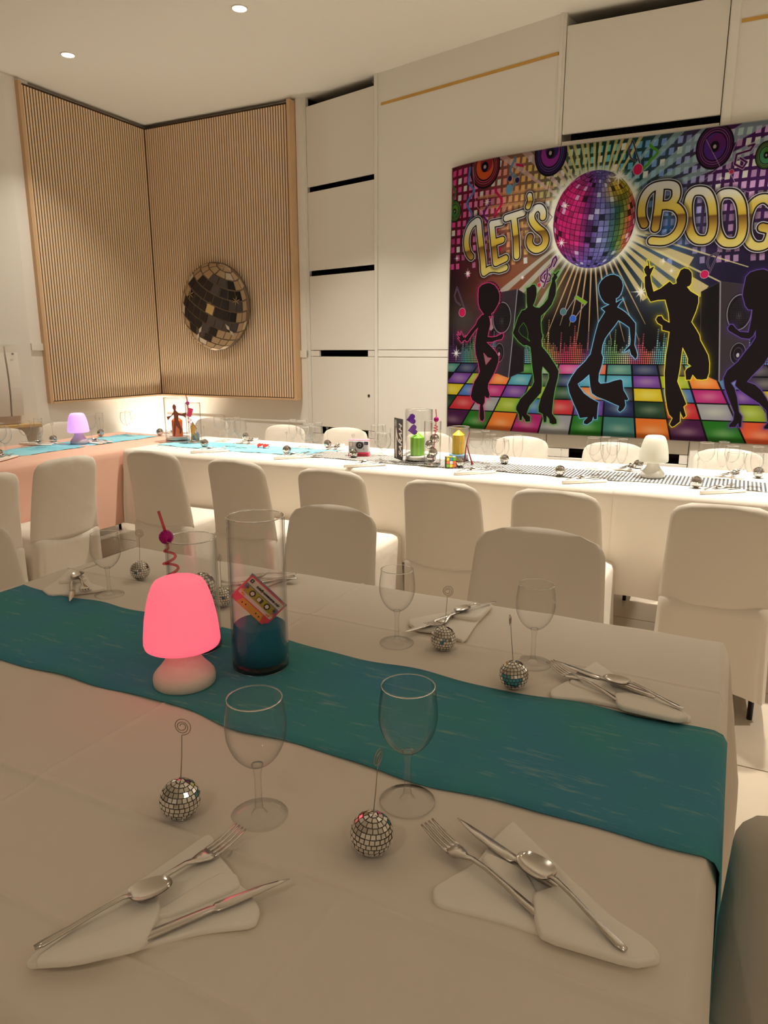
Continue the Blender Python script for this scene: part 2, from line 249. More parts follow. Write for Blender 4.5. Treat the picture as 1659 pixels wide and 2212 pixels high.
# ---------------------------------------------------------------- banner print, drawn in banner centimetres
BAN = {"D1":[[23.8,77.9],[22.8,81.4],[22.6,86.3],[23.0,90.2],[25.1,92.1],[28.3,92.9],[31.2,92.9],[34.8,91.3],[37.2,88.5],[38.5,85.5],[38.5,82.2],[37.6,79.8],[36.0,77.4],[34.6,75.5],[32.6,74.1],[33.2,72.4],[30.8,72.7],[31.6,70.7],[32.1,67.7],[31.2,63.8],[30.4,59.8],[33.7,59.5],[37.2,60.0],[39.0,60.9],[40.1,61.2],[41.5,62.1],[42.0,60.1],[40.8,58.2],[37.3,57.7],[33.8,56.5],[29.6,56.6],[33.4,53.5],[37.0,50.3],[39.2,47.3],[39.1,44.3],[37.5,39.7],[35.8,36.2],[32.4,30.5],[32.0,27.4],[33.6,23.3],[33.1,21.0],[31.0,21.2],[30.0,22.2],[30.0,18.0],[28.7,15.9],[29.8,11.7],[30.1,7.6],[29.1,5.7],[27.2,6.1],[26.4,8.9],[26.5,12.6],[26.7,16.6],[24.3,17.2],[20.5,19.2],[19.2,21.7],[20.3,27.0],[21.7,31.2],[24.3,34.9],[25.5,38.0],[24.0,43.6],[22.0,48.7],[21.2,53.8],[21.4,58.9],[22.1,62.9],[23.0,65.9],[20.9,64.0],[17.9,60.5],[15.5,57.2],[14.3,56.9],[13.3,58.2],[11.8,57.5],[10.5,56.2],[9.2,57.8],[7.6,59.1],[9.5,59.0],[6.9,61.6],[9.5,60.6],[7.5,63.2],[10.1,60.8],[10.0,63.4],[11.4,60.6],[12.3,59.5],[13.4,60.8],[13.1,59.0],[17.2,63.5],[21.1,67.5],[22.5,70.5],[25.4,73.4],[27.2,73.8]],"H1":[[27.9,49.5],[30.9,46.7],[33.6,46.3],[29.9,42.4]],"D2":[[57.7,84.6],[57.5,88.4],[59.6,89.0],[61.2,90.3],[63.1,90.2],[64.3,88.0],[64.5,84.3],[63.8,81.1],[62.4,77.9],[64.1,76.9],[66.8,76.5],[69.3,78.5],[71.8,81.6],[72.6,86.7],[73.6,90.3],[74.0,91.6],[73.9,93.4],[75.0,94.7],[74.3,96.8],[75.7,95.6],[77.7,97.6],[78.2,97.3],[76.7,95.1],[77.2,93.7],[75.9,92.0],[76.8,88.8],[76.6,83.8],[74.5,78.3],[71.6,74.7],[68.1,71.6],[68.1,66.9],[68.9,62.1],[69.8,59.8],[69.1,57.4],[69.6,53.6],[74.1,48.9],[78.7,42.7],[80.9,38.9],[80.6,34.6],[79.5,28.8],[78.8,23.0],[78.4,17.1],[78.3,13.2],[81.2,9.4],[81.5,7.0],[79.2,6.4],[77.2,7.3],[76.8,9.7],[75.0,11.6],[74.9,7.7],[73.4,7.4],[72.4,12.5],[69.6,13.8],[69.4,16.8],[70.7,22.7],[73.6,29.7],[75.3,34.5],[75.1,37.4],[70.8,41.7],[70.4,38.8],[71.0,29.6],[70.6,25.7],[67.0,21.6],[63.3,17.5],[61.8,13.9],[61.3,11.9],[63.9,10.5],[63.9,7.5],[61.0,7.1],[59.8,8.8],[58.2,10.7],[57.8,7.9],[56.4,7.8],[55.6,11.6],[53.5,14.5],[53.7,16.5],[56.3,21.2],[60.6,25.3],[64.3,29.4],[65.6,32.4],[64.4,38.2],[63.3,44.0],[62.5,49.8],[61.7,53.4],[59.2,54.4],[57.0,54.2],[53.5,56.6],[50.2,60.0],[49.0,62.0],[50.3,65.4],[52.2,71.1],[54.8,75.3],[57.0,75.7],[58.6,77.1],[57.9,80.4]],"H2":[[56.3,67.9],[58.4,65.2],[59.6,61.8],[59.5,58.5],[61.0,57.0],[59.0,58.5],[55.6,60.4],[53.2,62.9],[53.7,65.1]],"D3":[[101.5,86.5],[101.6,88.7],[102.8,90.9],[104.9,92.8],[107.5,93.8],[109.7,93.9],[112.4,92.7],[114.1,90.5],[115.0,87.8],[114.7,85.2],[114.0,83.0],[112.8,81.3],[111.5,80.7],[111.7,78.2],[113.8,79.5],[115.7,80.1],[113.9,78.1],[112.5,75.7],[114.6,74.6],[117.4,72.7],[120.2,70.0],[123.3,66.4],[123.6,62.4],[123.6,57.0],[123.6,54.3],[124.9,51.2],[125.7,48.7],[125.4,46.9],[124.6,46.4],[123.6,47.6],[122.2,48.9],[121.1,52.1],[119.8,51.2],[118.1,50.1],[119.3,52.1],[121.3,54.3],[121.4,57.1],[120.2,64.2],[116.9,66.5],[113.7,68.4],[111.7,65.2],[108.8,61.2],[106.8,58.1],[105.6,54.4],[105.3,49.8],[106.4,47.1],[106.0,42.9],[104.7,37.8],[104.7,33.1],[106.0,31.7],[110.3,32.3],[113.9,33.7],[117.4,34.5],[118.4,33.8],[119.4,28.3],[121.2,25.5],[122.5,23.2],[121.9,22.3],[120.5,22.7],[121.2,19.4],[120.2,17.1],[118.3,15.4],[117.1,16.5],[117.6,18.9],[114.3,20.2],[109.1,22.4],[104.4,24.1],[101.5,26.0],[100.3,29.7],[99.1,37.2],[95.8,33.9],[92.7,31.5],[93.7,29.6],[96.8,25.8],[100.7,23.1],[105.6,20.6],[105.3,18.0],[105.3,13.7],[105.3,10.6],[103.7,10.3],[103.1,12.2],[102.5,9.3],[99.8,7.2],[97.9,7.6],[97.8,9.1],[100.0,11.6],[95.3,10.9],[93.7,14.7],[91.0,19.9],[88.2,26.1],[87.0,30.9],[88.7,35.2],[91.7,40.0],[96.6,45.2],[97.6,47.0],[99.1,48.9],[100.1,54.9],[101.1,60.8],[102.5,67.2],[106.0,73.4],[103.8,75.3],[108.2,77.4],[105.4,78.4],[103.5,80.7],[102.2,83.4]],"D4":[[125.8,96.0],[126.8,97.8],[128.0,97.8],[127.2,100.7],[127.8,100.6],[128.8,96.1],[130.7,97.2],[131.0,96.9],[130.1,94.6],[129.4,92.5],[130.1,89.2],[131.8,83.6],[135.3,85.2],[139.9,88.8],[141.8,87.1],[143.6,87.7],[143.2,89.6],[144.0,91.4],[145.1,94.6],[146.8,95.5],[149.1,94.9],[150.8,93.0],[151.1,90.7],[151.1,87.4],[150.3,86.0],[149.0,85.6],[151.0,83.2],[155.3,80.5],[155.6,77.0],[154.7,72.3],[152.9,66.7],[155.6,62.8],[157.7,59.4],[158.4,56.6],[161.0,52.3],[163.2,48.4],[164.2,44.1],[164.5,38.8],[163.7,35.6],[161.2,35.1],[158.5,35.3],[156.2,37.9],[155.3,35.0],[153.0,34.9],[152.2,39.6],[152.9,41.1],[155.1,42.6],[153.1,44.0],[153.1,46.5],[151.7,49.4],[149.6,53.0],[149.4,49.4],[149.2,41.5],[148.7,35.6],[148.4,34.1],[150.7,29.2],[154.4,21.3],[152.9,19.8],[154.7,14.8],[153.5,13.3],[152.3,15.3],[151.5,17.2],[151.8,11.2],[149.1,8.6],[147.8,8.0],[146.5,9.5],[147.8,13.1],[145.8,15.0],[144.5,18.5],[142.7,26.5],[141.4,38.5],[141.3,48.4],[141.8,54.2],[142.1,61.5],[138.1,62.5],[137.9,65.0],[135.4,66.5],[134.3,68.4],[135.1,70.1],[137.0,70.3],[138.3,68.3],[141.7,66.4],[140.8,71.7],[138.4,79.1],[134.4,79.0],[130.7,78.2],[128.6,81.6],[127.0,86.4],[126.5,91.7],[127.5,92.6],[126.4,94.1]],"D5":[[177.4,82.8],[177.7,85.5],[178.0,89.5],[179.8,91.7],[183.1,92.7],[186.0,93.0],[188.6,91.8],[190.1,89.5],[192.1,85.8],[193.4,81.3],[193.2,75.9],[195.0,66.9],[196.8,57.7],[194.2,50.8],[191.5,44.3],[188.5,40.5],[186.2,37.6],[184.0,34.3],[188.0,32.9],[191.3,30.1],[194.3,25.9],[197.4,20.3],[199.9,13.2],[198.6,9.2],[195.2,9.1],[194.9,10.0],[196.6,12.5],[195.0,19.2],[191.2,22.9],[185.6,26.6],[180.9,29.9],[178.5,32.2],[178.8,35.4],[176.1,33.6],[178.2,30.8],[180.0,25.5],[181.7,17.8],[183.5,15.4],[183.6,9.6],[182.5,9.3],[182.0,11.9],[180.7,9.4],[177.6,9.3],[177.5,10.3],[179.5,13.3],[179.5,17.2],[176.2,24.4],[173.3,31.2],[172.2,36.0],[173.7,40.3],[178.5,45.1],[181.9,50.8],[184.1,54.1],[185.9,57.8],[185.6,62.0],[184.5,58.7],[182.9,57.3],[179.0,57.8],[174.9,60.2],[172.5,61.6],[171.8,63.1],[172.7,64.9],[174.0,64.9],[175.5,63.0],[177.8,61.1],[182.2,60.6],[182.8,67.1],[182.9,72.6],[180.9,72.6],[179.3,74.5],[178.0,78.2],[177.4,80.0]],"SPK":[[[37.9,86.5],[51.2,88.0],[47.1,34.4],[36.4,37.7]],[[51.2,88.0],[57.1,84.6],[57.7,38.6],[47.1,34.4]],[[156.7,82.6],[165.7,87.5],[170.1,34.5],[160.0,38.7]],[[165.7,87.5],[179.7,85.2],[184.1,41.9],[170.1,34.5]]],"CONE":[[40.6,71.4,6.8,9.7],[39.4,49.8,3.6,6.0],[176.6,71.3,6.2,9.5],[178.1,49.4,3.9,5.9]],"BALL":[96.0,124.6,23.1,26.4],"REC":[[25.0,161.6,11.2,12.5],[69.0,163.0,9.4,12.5],[156.5,156.1,8.9,11.2],[181.4,149.1,4.5,6.9],[2.7,138.7,4.1,6.8]],"NOTE":[[[118.4,149.2,2.1,2.8],[[119.7,151.0],[114.7,164.2],[112.9,160.0],[114.1,155.6],[116.7,153.7]]],[[157.4,91.8,2.2,2.0],[[159.8,92.6],[163.4,102.9],[158.8,100.9],[158.2,97.7],[159.3,95.1]]],[[10.5,75.6,2.4,2.6],[[12.3,77.8],[6.1,91.6],[4.3,86.2],[5.7,82.6],[8.9,80.4]]]],"DOT":[[42.7,146.4,2.1,2.6],[81.7,73.9,1.7,1.9],[87.5,69.8,1.7,1.9],[48.0,151.0,1.4,1.5],[42.9,152.6,1.4,1.5],[165.8,142.8,1.0,1.0],[65.9,89.8,1.0,1.2]],"LINE":[[[83.0,73.1],[88.7,82.5]],[[89.0,70.6],[94.5,78.7]],[[48.1,159.3],[44.3,152.8]],[[51.9,158.3],[49.1,151.8]]],"BAR":[[[87.8,81.8],[88.7,83.1],[95.2,79.1],[94.1,77.6]],[[46.8,160.4],[52.0,159.4],[51.9,157.7],[46.9,159.1]]],"CLEF":[[[74.6,100.1],[76.3,103.6],[75.5,105.6],[74.0,104.1],[72.9,100.2],[69.0,97.3],[66.8,95.0],[66.9,92.6],[69.3,90.9],[72.5,91.9],[73.2,94.6],[70.8,96.8],[69.1,95.3],[69.2,93.3]],[[70.7,98.8],[70.9,94.8],[69.0,88.6]],[[172.6,154.3],[175.3,154.9],[173.7,152.3],[167.4,151.0],[166.9,146.3],[170.9,144.0],[172.5,146.7],[169.4,148.9]]],"STAR":[[14.1,99.7,3.5,3.9],[5.4,109.6,2.5,2.6],[54.5,94.8,2.3,2.7],[6.6,49.5,5.1,5.8],[125.2,83.9,5.8,7.2],[135.7,99.8,2.3,2.8],[140.3,94.4,2.5,2.8],[79.4,133.5,3.6,4.2],[108.5,146.5,6.3,6.9],[78.5,113.1,3.2,4.4],[27.3,141.1,3.1,4.5],[160.9,140.1,2.0,2.4]],"TX":{"L":[[16.4,109.8],[14.0,112.6],[12.4,118.6],[13.1,124.1],[15.3,128.1],[18.4,130.2],[21.0,130.4],[22.3,123.2],[23.9,114.7],[25.5,106.1],[26.5,99.3],[29.8,101.0],[33.9,101.3],[38.0,100.6],[42.0,101.4]],"E":[[[38.1,128.3],[31.1,127.9],[32.7,118.0],[35.0,104.6],[42.0,106.8]],[[33.3,116.8],[39.0,117.9]]],"T":[[[41.4,130.2],[52.7,132.1]],[[46.5,130.8],[48.8,118.6],[49.8,107.6]]],"AP":[[[56.7,141.4],[57.3,138.6],[56.0,135.3]]],"S":[[[66.1,128.6],[65.9,131.4],[63.8,133.9],[60.6,133.5],[58.6,130.3],[59.5,126.6],[63.0,122.7],[67.3,119.2],[68.7,115.1],[67.2,111.7],[63.2,110.3],[59.6,112.0],[58.0,114.9],[58.3,117.7]]],"B":[[[124.1,120.1],[122.4,124.2],[122.0,129.9],[123.4,135.4],[126.6,138.8],[131.3,139.8],[136.4,139.4],[138.9,137.5],[139.3,133.2],[137.6,130.3],[135.1,129.2],[130.8,129.4]],[[130.7,139.0],[130.7,127.9],[130.0,117.7]],[[135.1,129.2],[140.0,127.6],[143.1,123.1],[143.0,117.5],[140.4,112.9],[135.4,110.4],[128.8,111.0]]],"O1":[[[158.8,122.0],[159.3,117.5],[159.2,114.5],[158.8,112.3],[157.9,110.7],[156.6,109.8],[154.4,109.6],[152.1,110.1],[150.5,111.2],[149.1,112.9],[148.0,115.3],[147.1,118.3],[146.3,122.9],[145.8,127.4],[145.9,130.4],[146.4,132.6],[147.3,134.1],[148.7,135.0],[150.8,135.1],[153.1,134.6],[154.7,133.5],[156.0,131.8],[157.1,129.4],[158.0,126.5],[158.8,122.0]]],"O2":[[[173.4,119.3],[173.9,114.9],[173.8,112.0],[173.3,109.7],[172.4,108.2],[171.1,107.3],[168.8,107.1],[166.5,107.5],[164.8,108.6],[163.4,110.4],[162.2,112.7],[161.2,115.8],[160.4,120.3],[160.0,124.8],[160.0,127.7],[160.6,129.9],[161.5,131.4],[162.9,132.3],[165.1,132.4],[167.5,131.9],[169.1,130.8],[170.5,129.1],[171.7,126.8],[172.6,123.8],[173.4,119.3]]],"G":[[[187.1,125.1],[183.7,128.0],[179.8,127.7],[176.7,124.3],[175.4,117.3],[176.1,110.6],[179.0,105.8],[183.0,104.5],[186.4,106.2],[187.3,112.0],[183.2,113.9]]],"I":[[[191.9,126.3],[193.5,104.5]]],"E2":[[[203.7,124.9],[196.6,125.1],[197.4,114.5],[198.2,103.9],[205.4,103.4]],[[197.4,114.5],[203.0,114.6]]]}}
def paint_banner(BW=240.0, BH=166.0, R=6):
    rng = np.random.RandomState(4)
    W, H = int(BW*R), int(BH*R)
    img = np.zeros((H, W, 3), np.float32)
    xs = (np.arange(W)+.5)/R; zs = (np.arange(H)+.5)/R
    X, Z = np.meshgrid(xs, zs)
    def win(x0, x1, z0, z1):
        a = max(0, int(x0*R)); b = min(W, int(x1*R)+2); c = max(0, int(z0*R)); d = min(H, int(z1*R)+2)
        return slice(c, max(c, d)), slice(a, max(a, b))
    def put(w, m, col):
        col = np.asarray(col, np.float32)
        img[w] = img[w]*(1-m[..., None]) + col*m[..., None]
    def cov(d): return np.clip(.5 - d*R, 0, 1)          # coverage from a signed distance in cm
    def segd(w, pts, closed=False):
        x, z = X[w], Z[w]; best = np.full(x.shape, 1e9, np.float32)
        n = len(pts)
        for i in range(n if closed else n-1):
            x0, z0 = pts[i]; x1, z1 = pts[(i+1) % n]
            dx, dz = x1-x0, z1-z0; q = dx*dx+dz*dz+1e-9
            t = np.clip(((x-x0)*dx+(z-z0)*dz)/q, 0, 1)
            best = np.minimum(best, (x-x0-t*dx)**2+(z-z0-t*dz)**2)
        return np.sqrt(best)
    def inside(w, pts):
        x, z = X[w], Z[w]; r = np.zeros(x.shape, bool); n = len(pts)
        for i in range(n):
            x0, z0 = pts[i]; x1, z1 = pts[(i+1) % n]
            if z0 == z1: continue
            r ^= ((z0 > z) != (z1 > z)) & (x < (x1-x0)*(z-z0)/(z1-z0)+x0)
        return r
    def box(pts, m):
        p = np.array(pts); return win(p[:, 0].min()-m, p[:, 0].max()+m, p[:, 1].min()-m, p[:, 1].max()+m)
    def poly(pts, col, glow=None, gw=2., edge=None):
        w = box(pts, gw*2+1); d = segd(w, pts, True); i = inside(w, pts); sd = np.where(i, -d, d)
        if glow is not None:
            g = np.exp(-np.maximum(sd, 0)/gw)*.62; put(w, g, glow); put(w, cov(sd-.38), np.minimum(np.array(glow)*1.1+.08, 1))
        if edge is not None: put(w, cov(sd-.3), edge)
        put(w, cov(sd), col)
    def line(pts, hw, col, a=1.):
        w = box(pts, hw+1); put(w, cov(segd(w, pts)-hw)*a, col)
    def disc(cx, cz, rx, rz, col, edge=None, a=1.):
        w = win(cx-rx-1, cx+rx+1, cz-rz-1, cz+rz+1)
        q = (np.sqrt(((X[w]-cx)/rx)**2+((Z[w]-cz)/rz)**2)-1)*min(rx, rz)
        if edge is not None: put(w, cov(q-.3), edge)
        put(w, cov(q)*a, col)
    def star(cx, cz, rx, rz, col=(.93, .88, .78)):
        w = win(cx-rx, cx+rx, cz-rz, cz+rz); dx = np.abs(X[w]-cx)/rx; dz = np.abs(Z[w]-cz)/rz
        v = np.minimum((dx+.001)*14+dz, (dz+.001)*14+dx)
        u_, v_ = np.abs(dx-dz)*.7, (dx+dz)*.8; v = np.minimum(v, u_*14+v_*1.25)
        put(w, np.clip((1-v)*5, 0, 1), col); put(w, np.exp(-((dx*dx+dz*dz)*14))*.5, col)
    # upper background: hue drifts from maroon through brown, green and slate to purple
    kx = [0, 20, 45, 70, 95, 115, 135, 160, 190, 240]
    top = np.array([(.42,.06,.16),(.40,.08,.14),(.55,.36,.24),(.40,.36,.26),(.08,.22,.17),(.08,.22,.20),(.22,.26,.28),(.26,.10,.27),(.27,.09,.30),(.25,.08,.28)])
    low = np.array([(.14,.07,.08),(.30,.13,.11),(.52,.28,.18),(.45,.33,.22),(.06,.05,.05),(.06,.06,.06),(.20,.24,.27),(.13,.10,.18),(.11,.08,.14),(.10,.07,.12)])
    for c in range(3):
        t = np.clip((Z-95)/45, 0, 1)
        img[..., c] = np.interp(X, kx, top[:, c])*t+np.interp(X, kx, low[:, c])*(1-t)
    put((slice(None), slice(None)), np.clip((85-Z)/16, 0, 1)*.95, (.07, .05, .05))
    bx, bz, br, bq = 96.0, 124.6, 23.1, 26.4
    ang = np.degrees(np.arctan2(Z-bz, X-bx)); rad = np.hypot(X-bx, Z-bz)
    m = np.exp(-((X-133)/17)**2-((Z-102)/26)**2)*.75; put((slice(None), slice(None)), m, (.33, .40, .43))
    m = np.exp(-((X-48)/17)**2-((Z-92)/15)**2)*.8; put((slice(None), slice(None)), m, (.50, .28, .18))
    m = np.exp(-((X-137)/10)**2-((Z-114)/8)**2)*.8; put((slice(None), slice(None)), m, (.10, .28, .45))
    m = np.exp(-((X-12)/14)**2-((Z-70)/12)**2)*.55; put((slice(None), slice(None)), m, (.42, .36, .30))
    # mosaic of little rectangles
    hue = [0, 15, 30, 45, 60, 78, 96, 112, 128, 145, 165, 190, 240]
    hc = np.array([(.86,.25,.48),(.88,.45,.60),(.90,.50,.58),(.90,.62,.35),(.88,.74,.38),(.78,.80,.62),(.44,.74,.68),(.36,.62,.66),(.44,.56,.74),(.62,.62,.76),(.82,.60,.72),(.84,.62,.74),(.80,.5,.7)])
    px_, pz_ = 4.15, 5.2
    for i in range(int(BW/px_)+1):
        for j in range(0, 15):
            x = i*px_+.9; z = 163.4-j*pz_
            if z < 96: continue
            if j > 8 and rng.rand() < (j-8)*.17: continue
            if 58 < x < 130 and z < 128: continue
            c = np.array([np.interp(x, hue, hc[:, k]) for k in range(3)])
            r = rng.rand()
            if r < .12: c = np.array((.86, .82, .72))
            elif r < .3: c = c*.85
            if z < 125: c = c*(.9 if x < 150 else .75)
            s = (z-130)*.01
            poly([(x+s, z), (x+2.5+s, z+.15), (x+2.5, z-3.3), (x, z-3.45)], c, gw=.2)
    for k in range(5): put(win(20+k*2, 72, 143.5-k*6.6, 145-k*6.6), np.full(X[win(20+k*2, 72, 143.5-k*6.6, 145-k*6.6)].shape, .65), (.82, .58, .36))
    # beams
    def beams(lst, r0, col, a=.9, taper=None):
        for (an, wd, r1, *cc) in lst:
            t = math.radians(an); ux, uz = math.cos(t), math.sin(t); nx, nz = -uz, ux
            w0 = math.radians(wd)*r0*.6; w1 = math.radians(wd)*r1*.6 if taper is None else taper
            p = [(bx+ux*r0+nx*w0, bz+uz*r0+nz*w0), (bx+ux*r1+nx*w1, bz+uz*r1+nz*w1), (bx+ux*r1-nx*w1, bz+uz*r1-nz*w1), (bx+ux*r0-nx*w0, bz+uz*r0-nz*w0)]
            w = box(p, 1); put(w, cov(np.where(inside(w, p), -1, 1)*segd(w, p, True))*a, cc[0] if cc else col)
    beams([(60+i*5.2+rng.rand()*2, 1.9, 70) for i in range(14)], 24, (.84, .74, .42), .85)
    beams([(128, 3.2, 95), (136, 3.4, 95), (145, 2.2, 95), (119, 1.6, 80)], 24, (.82, .66, .60), .75)
    beams([(27, 4, 120), (35, 4.2, 110), (44, 3.0, 100), (52, 2, 80), (20, 3, 120)], 24, (.62, .72, .66), .7)
    beams([(-26, 4.8, 60), (-34, 4.4, 75), (-41, 3.6, 60), (-48, 3.6, 55), (-55, 2.6, 55)], 24, (.80, .70, .45), .9)
    beams([(-17, 4.6, 40), (-20, 2.6, 88), (-28, 3, 95)], 24, (.82, .74, .50), .85, .25)
    beams([(-130, 3.0, 78), (-138, 3.4, 88), (-146, 3.0, 75), (-122, 2.6, 60)], 24, (.70, .68, .58), .8)
    beams([(-117+i*5.5+rng.rand()*1.5, 2.2, 56+rng.rand()*18) for i in range(11)], 24, (.80, .62, .40), .9, .12)
    put((slice(None), slice(None)), np.clip(1-(rad-25.5)/5.5, 0, 1)**1.5*.95, (.90, .86, .72))
    # equaliser columns standing behind the floor
    for i in range(int(BW/1.12)):
        x = i*1.12+.6
        h = 8+9*(.5+.5*math.sin(x*.36+1))*(.6+.4*math.sin(x*1.9))+ (9 if int(x*.9) % 7 == 3 else 0) + rng.rand()*3
        hue_ = [0, 6, 14, 24, 34, 60, 70, 76, 84, 92, 98, 104, 112, 120, 124, 132, 137, 240]
        cs = np.array([(.35,.12,.38),(.45,.2,.45),(.40,.68,.60),(.55,.70,.30),(.45,.72,.74),(.48,.74,.74),(.88,.74,.35),(.80,.55,.30),(.80,.22,.36),(.88,.42,.28),(.45,.15,.45),(.45,.65,.70),(.50,.68,.35),(.88,.80,.60),(.80,.20,.36),(.90,.45,.32),(.40,.70,.70),(.4,.7,.7)])
        c = np.array([np.interp(x, hue_, cs[:, k]) for k in range(3)])
        for j in range(int(h/1.25)):
            z = 44+j*1.25; f = 1 if j*1.25 < h*.65 else .6
            disc(x, z, .40, .5, c*f+np.array((.06, .05, .05))*(1-f))
    # dance floor
    vx, vz = 109.6, 151.0; rows = [43.2, 37.0, 29.7, 21.9, 12.5, -1.5]
    N = dict(n=(.10,.12,.25), t=(.22,.42,.36), T=(.25,.53,.56), p=(.38,.18,.47), P=(.26,.08,.22), l=(.56,.62,.14), o=(.86,.42,.14), O=(.86,.32,.16), y=(.78,.66,.10), b=(.24,.38,.58), m=(.66,.12,.36), g=(.14,.40,.10), G=(.10,.20,.12), w=(.58,.55,.52), r=(.72,.14,.16), k=(.20,.17,.18), K=(.70,.18,.42), c=(.2,.5,.52))
    tiles = ['nkbgwKOtnkTwknTlot', 'ploTknTTploTknTTpl', 'ybmpyGokybmpybmpyG', 'GrwlbrpnGrwlGrwlbr', 'gPgomwgtoPgOPgtoPg']
    put((slice(0, int(43.6*R)), slice(None)), np.ones((int(43.6*R), W), np.float32), (.05, .04, .04))
    for r_ in range(5):
        zt, zb = rows[r_]-.35, rows[r_+1]+.35
        for c in range(-4, 16):
            def lx(n, z): q = 10.7+19.6*n; return vx+(q-vx)*(z-vz)/(0-vz)
            # bottom tile c sits between line c-1 and line c
            xl0, xr0, xl1, xr1 = lx(c-1, zb)+.5, lx(c, zb)-.5, lx(c-1, zt)+.5, lx(c, zt)-.5
            col = np.array(N[tiles[r_][(c+1) % 18]])
            p = [(xl0, zb), (xr0, zb), (xr1, zt), (xl1, zt)]
            if xr0 < 0 or xl0 > BW: continue
            w = box(p, 1); m = cov(np.where(inside(w, p), -1, 1)*segd(w, p, True))
            mx, mz = (xl0+xr0+xl1+xr1)/4, (zt+zb)/2
            g = np.exp(-((X[w]-mx)/6)**2-((Z[w]-mz)/2.6)**2)[..., None]*.32
            img[w] = img[w]*(1-m[..., None])+(col*(1-g)+np.array((.95, .9, .7))*g+g*.0)*m[..., None]
    # loudspeakers
    for k, p in enumerate(BAN['SPK']):
        poly(p, [(.21,.17,.18), (.12,.09,.10), (.09,.07,.07), (.22,.18,.18)][k], gw=.2, edge=(.26, .22, .22))
    for a_, b_ in ((1, 2), (7, 8)): pass
    line([BAN['SPK'][0][1], BAN['SPK'][0][2]], .28, (.6, .56, .54)); line([BAN['SPK'][2][1], BAN['SPK'][2][2]], .35, (.55, .51, .49))
    for k, (x, z, rx, rz) in enumerate(BAN['CONE']):
        disc(x, z, rx*1.08, rz*1.08, (.15, .12, .12)); disc(x, z, rx, rz, (.56, .52, .50)); disc(x, z, rx*.93, rz*.94, (.10, .08, .08))
        if k in (0, 2):
            for u in np.arange(-.7, .75, .13):
                for v in np.arange(-.75, .8, .1):
                    if u*u+v*v < .6: disc(x+u*rx, z+v*rz, .16, .22, np.array((.26, .23, .23))+np.array((.5,.48,.46))*math.exp(-((u*u+(v+.2)**2)*22)))
        else:
            disc(x, z, rx*.6, rz*.6, (.24, .2, .2)); disc(x, z, rx*.48, rz*.48, (.10, .08, .08)); disc(x, z-.8, rx*.2, rz*.2, (.72, .68, .66))
    # records
    rc = [((.72,.16,.20), (.80,.30,.12)), ((.25,.14,.40), (.55,.16,.48)), ((.45,.14,.40), (.30,.14,.42)), ((.35,.55,.14), (.25,.5,.3)), ((.40,.62,.18), (.16,.45,.20))]
    for (x, z, rx, rz), (c1, c2) in zip(BAN['REC'], rc):
        rx = (rx+rz)/2*.92; disc(x, z, rx, rz, (.09, .05, .08))
        for q in (.9, .8, .7): disc(x, z, rx*q, rz*q, np.array(c1)*(.7+.5*(1-q))+(.12 if q < .85 else 0)); disc(x, z, rx*(q-.05), rz*(q-.05), (.12, .06, .10))
        disc(x, z, rx*.58, rz*.58, c2); disc(x+rx*.1, z+rz*.15, rx*.4, rz*.4, np.array(c1)*.8); disc(x, z, rx*.24, rz*.24, (.08, .05, .08)); disc(x, z, rx*.09, rz*.09, (.7, .6, .55))
    # streamers
    for pts, c in (([(16,163),(19,140),(30,129),(44,128),(53,134)], (.80,.70,.66)), ([(48,163),(44,142),(32,120)], (.85,.68,.5)), ([(70,150),(66,134),(72,128),(66,120)], (.25,.2,.15)), ([(152,160),(160,146),(150,138)], (.7,.55,.6)), ([(168,160),(163,146),(170,134),(180,130)], (.75,.6,.65))): line(pts, .18, c, .8)
    def smz(p):
        o = [p[0]]
        for i in range(len(p)-1):
            a, c_ = p[i], p[i+1]
            for q in range(1, 9): t = q/8; e_ = t*t*(3-2*t); o.append((a[0]+(c_[0]-a[0])*e_, a[1]+(c_[1]-a[1])*t))
        return o
    for pts, c in (([(14,163),(13,155),(17,149),(12,142),(16,135),(12,128)], (.30,.45,.65)), ([(46,164),(43,157),(48,151),(43,145)], (.35,.52,.60)), ([(33,148),(38,140),(33,132),(36,126),(32,118),(38,112)], (.80,.06,.30)), ([(29,142),(25,134),(30,126),(24,118)], (.35,.10,.40)), ([(124,161),(128,157),(124,152),(121,149)], (.30,.56,.14)), ([(0,158),(3,150),(0,142),(3,134)], (.25,.40,.18))): line(smz(pts), .7, c)
    # mirror ball
    w = win(bx-br-2, bx+br+2, bz-bq-2, bz+bq+2); u = (X[w]-bx)/br; v = (Z[w]-bz)/bq
    inb = u*u+v*v < 1; uu = np.clip(u, -.999, .999); vv = np.clip(v, -.999, .999)
    ct, st = math.cos(.10), math.sin(.10); ur, vr = u*ct-v*st, u*st+v*ct
    zz = np.sqrt(np.clip(1-ur*ur-vr*vr, 0, 1)); tip = .25; v3 = vr*math.cos(tip)+zz*math.sin(tip); z3 = -vr*math.sin(tip)+zz*math.cos(tip)
    la = np.arcsin(np.clip(v3, -1, 1)); lo = np.arctan2(ur, z3)
    row = np.floor(la/(math.pi/26)).astype(int); colm = np.floor(lo/(math.pi/22)).astype(int)
    fr = np.abs((la/(math.pi/26)) % 1-.5); fc = np.abs((lo/(math.pi/22)) % 1-.5)
    hk = [-1, -.75, -.35, -.12, 0, .25, .42, .55, .72, .85, 1]
    hs = np.array([(.55,.12,.30),(.72,.10,.34),(.76,.16,.40),(.55,.18,.45),(.42,.36,.56),(.48,.46,.64),(.36,.42,.50),(.16,.34,.24),(.50,.52,.20),(.82,.36,.24),(.62,.14,.30)])
    uc = np.sin((colm+.5)*math.pi/22)*np.cos(la); hsh = ((row*73856093) ^ (colm*19349663)) % 997/997.
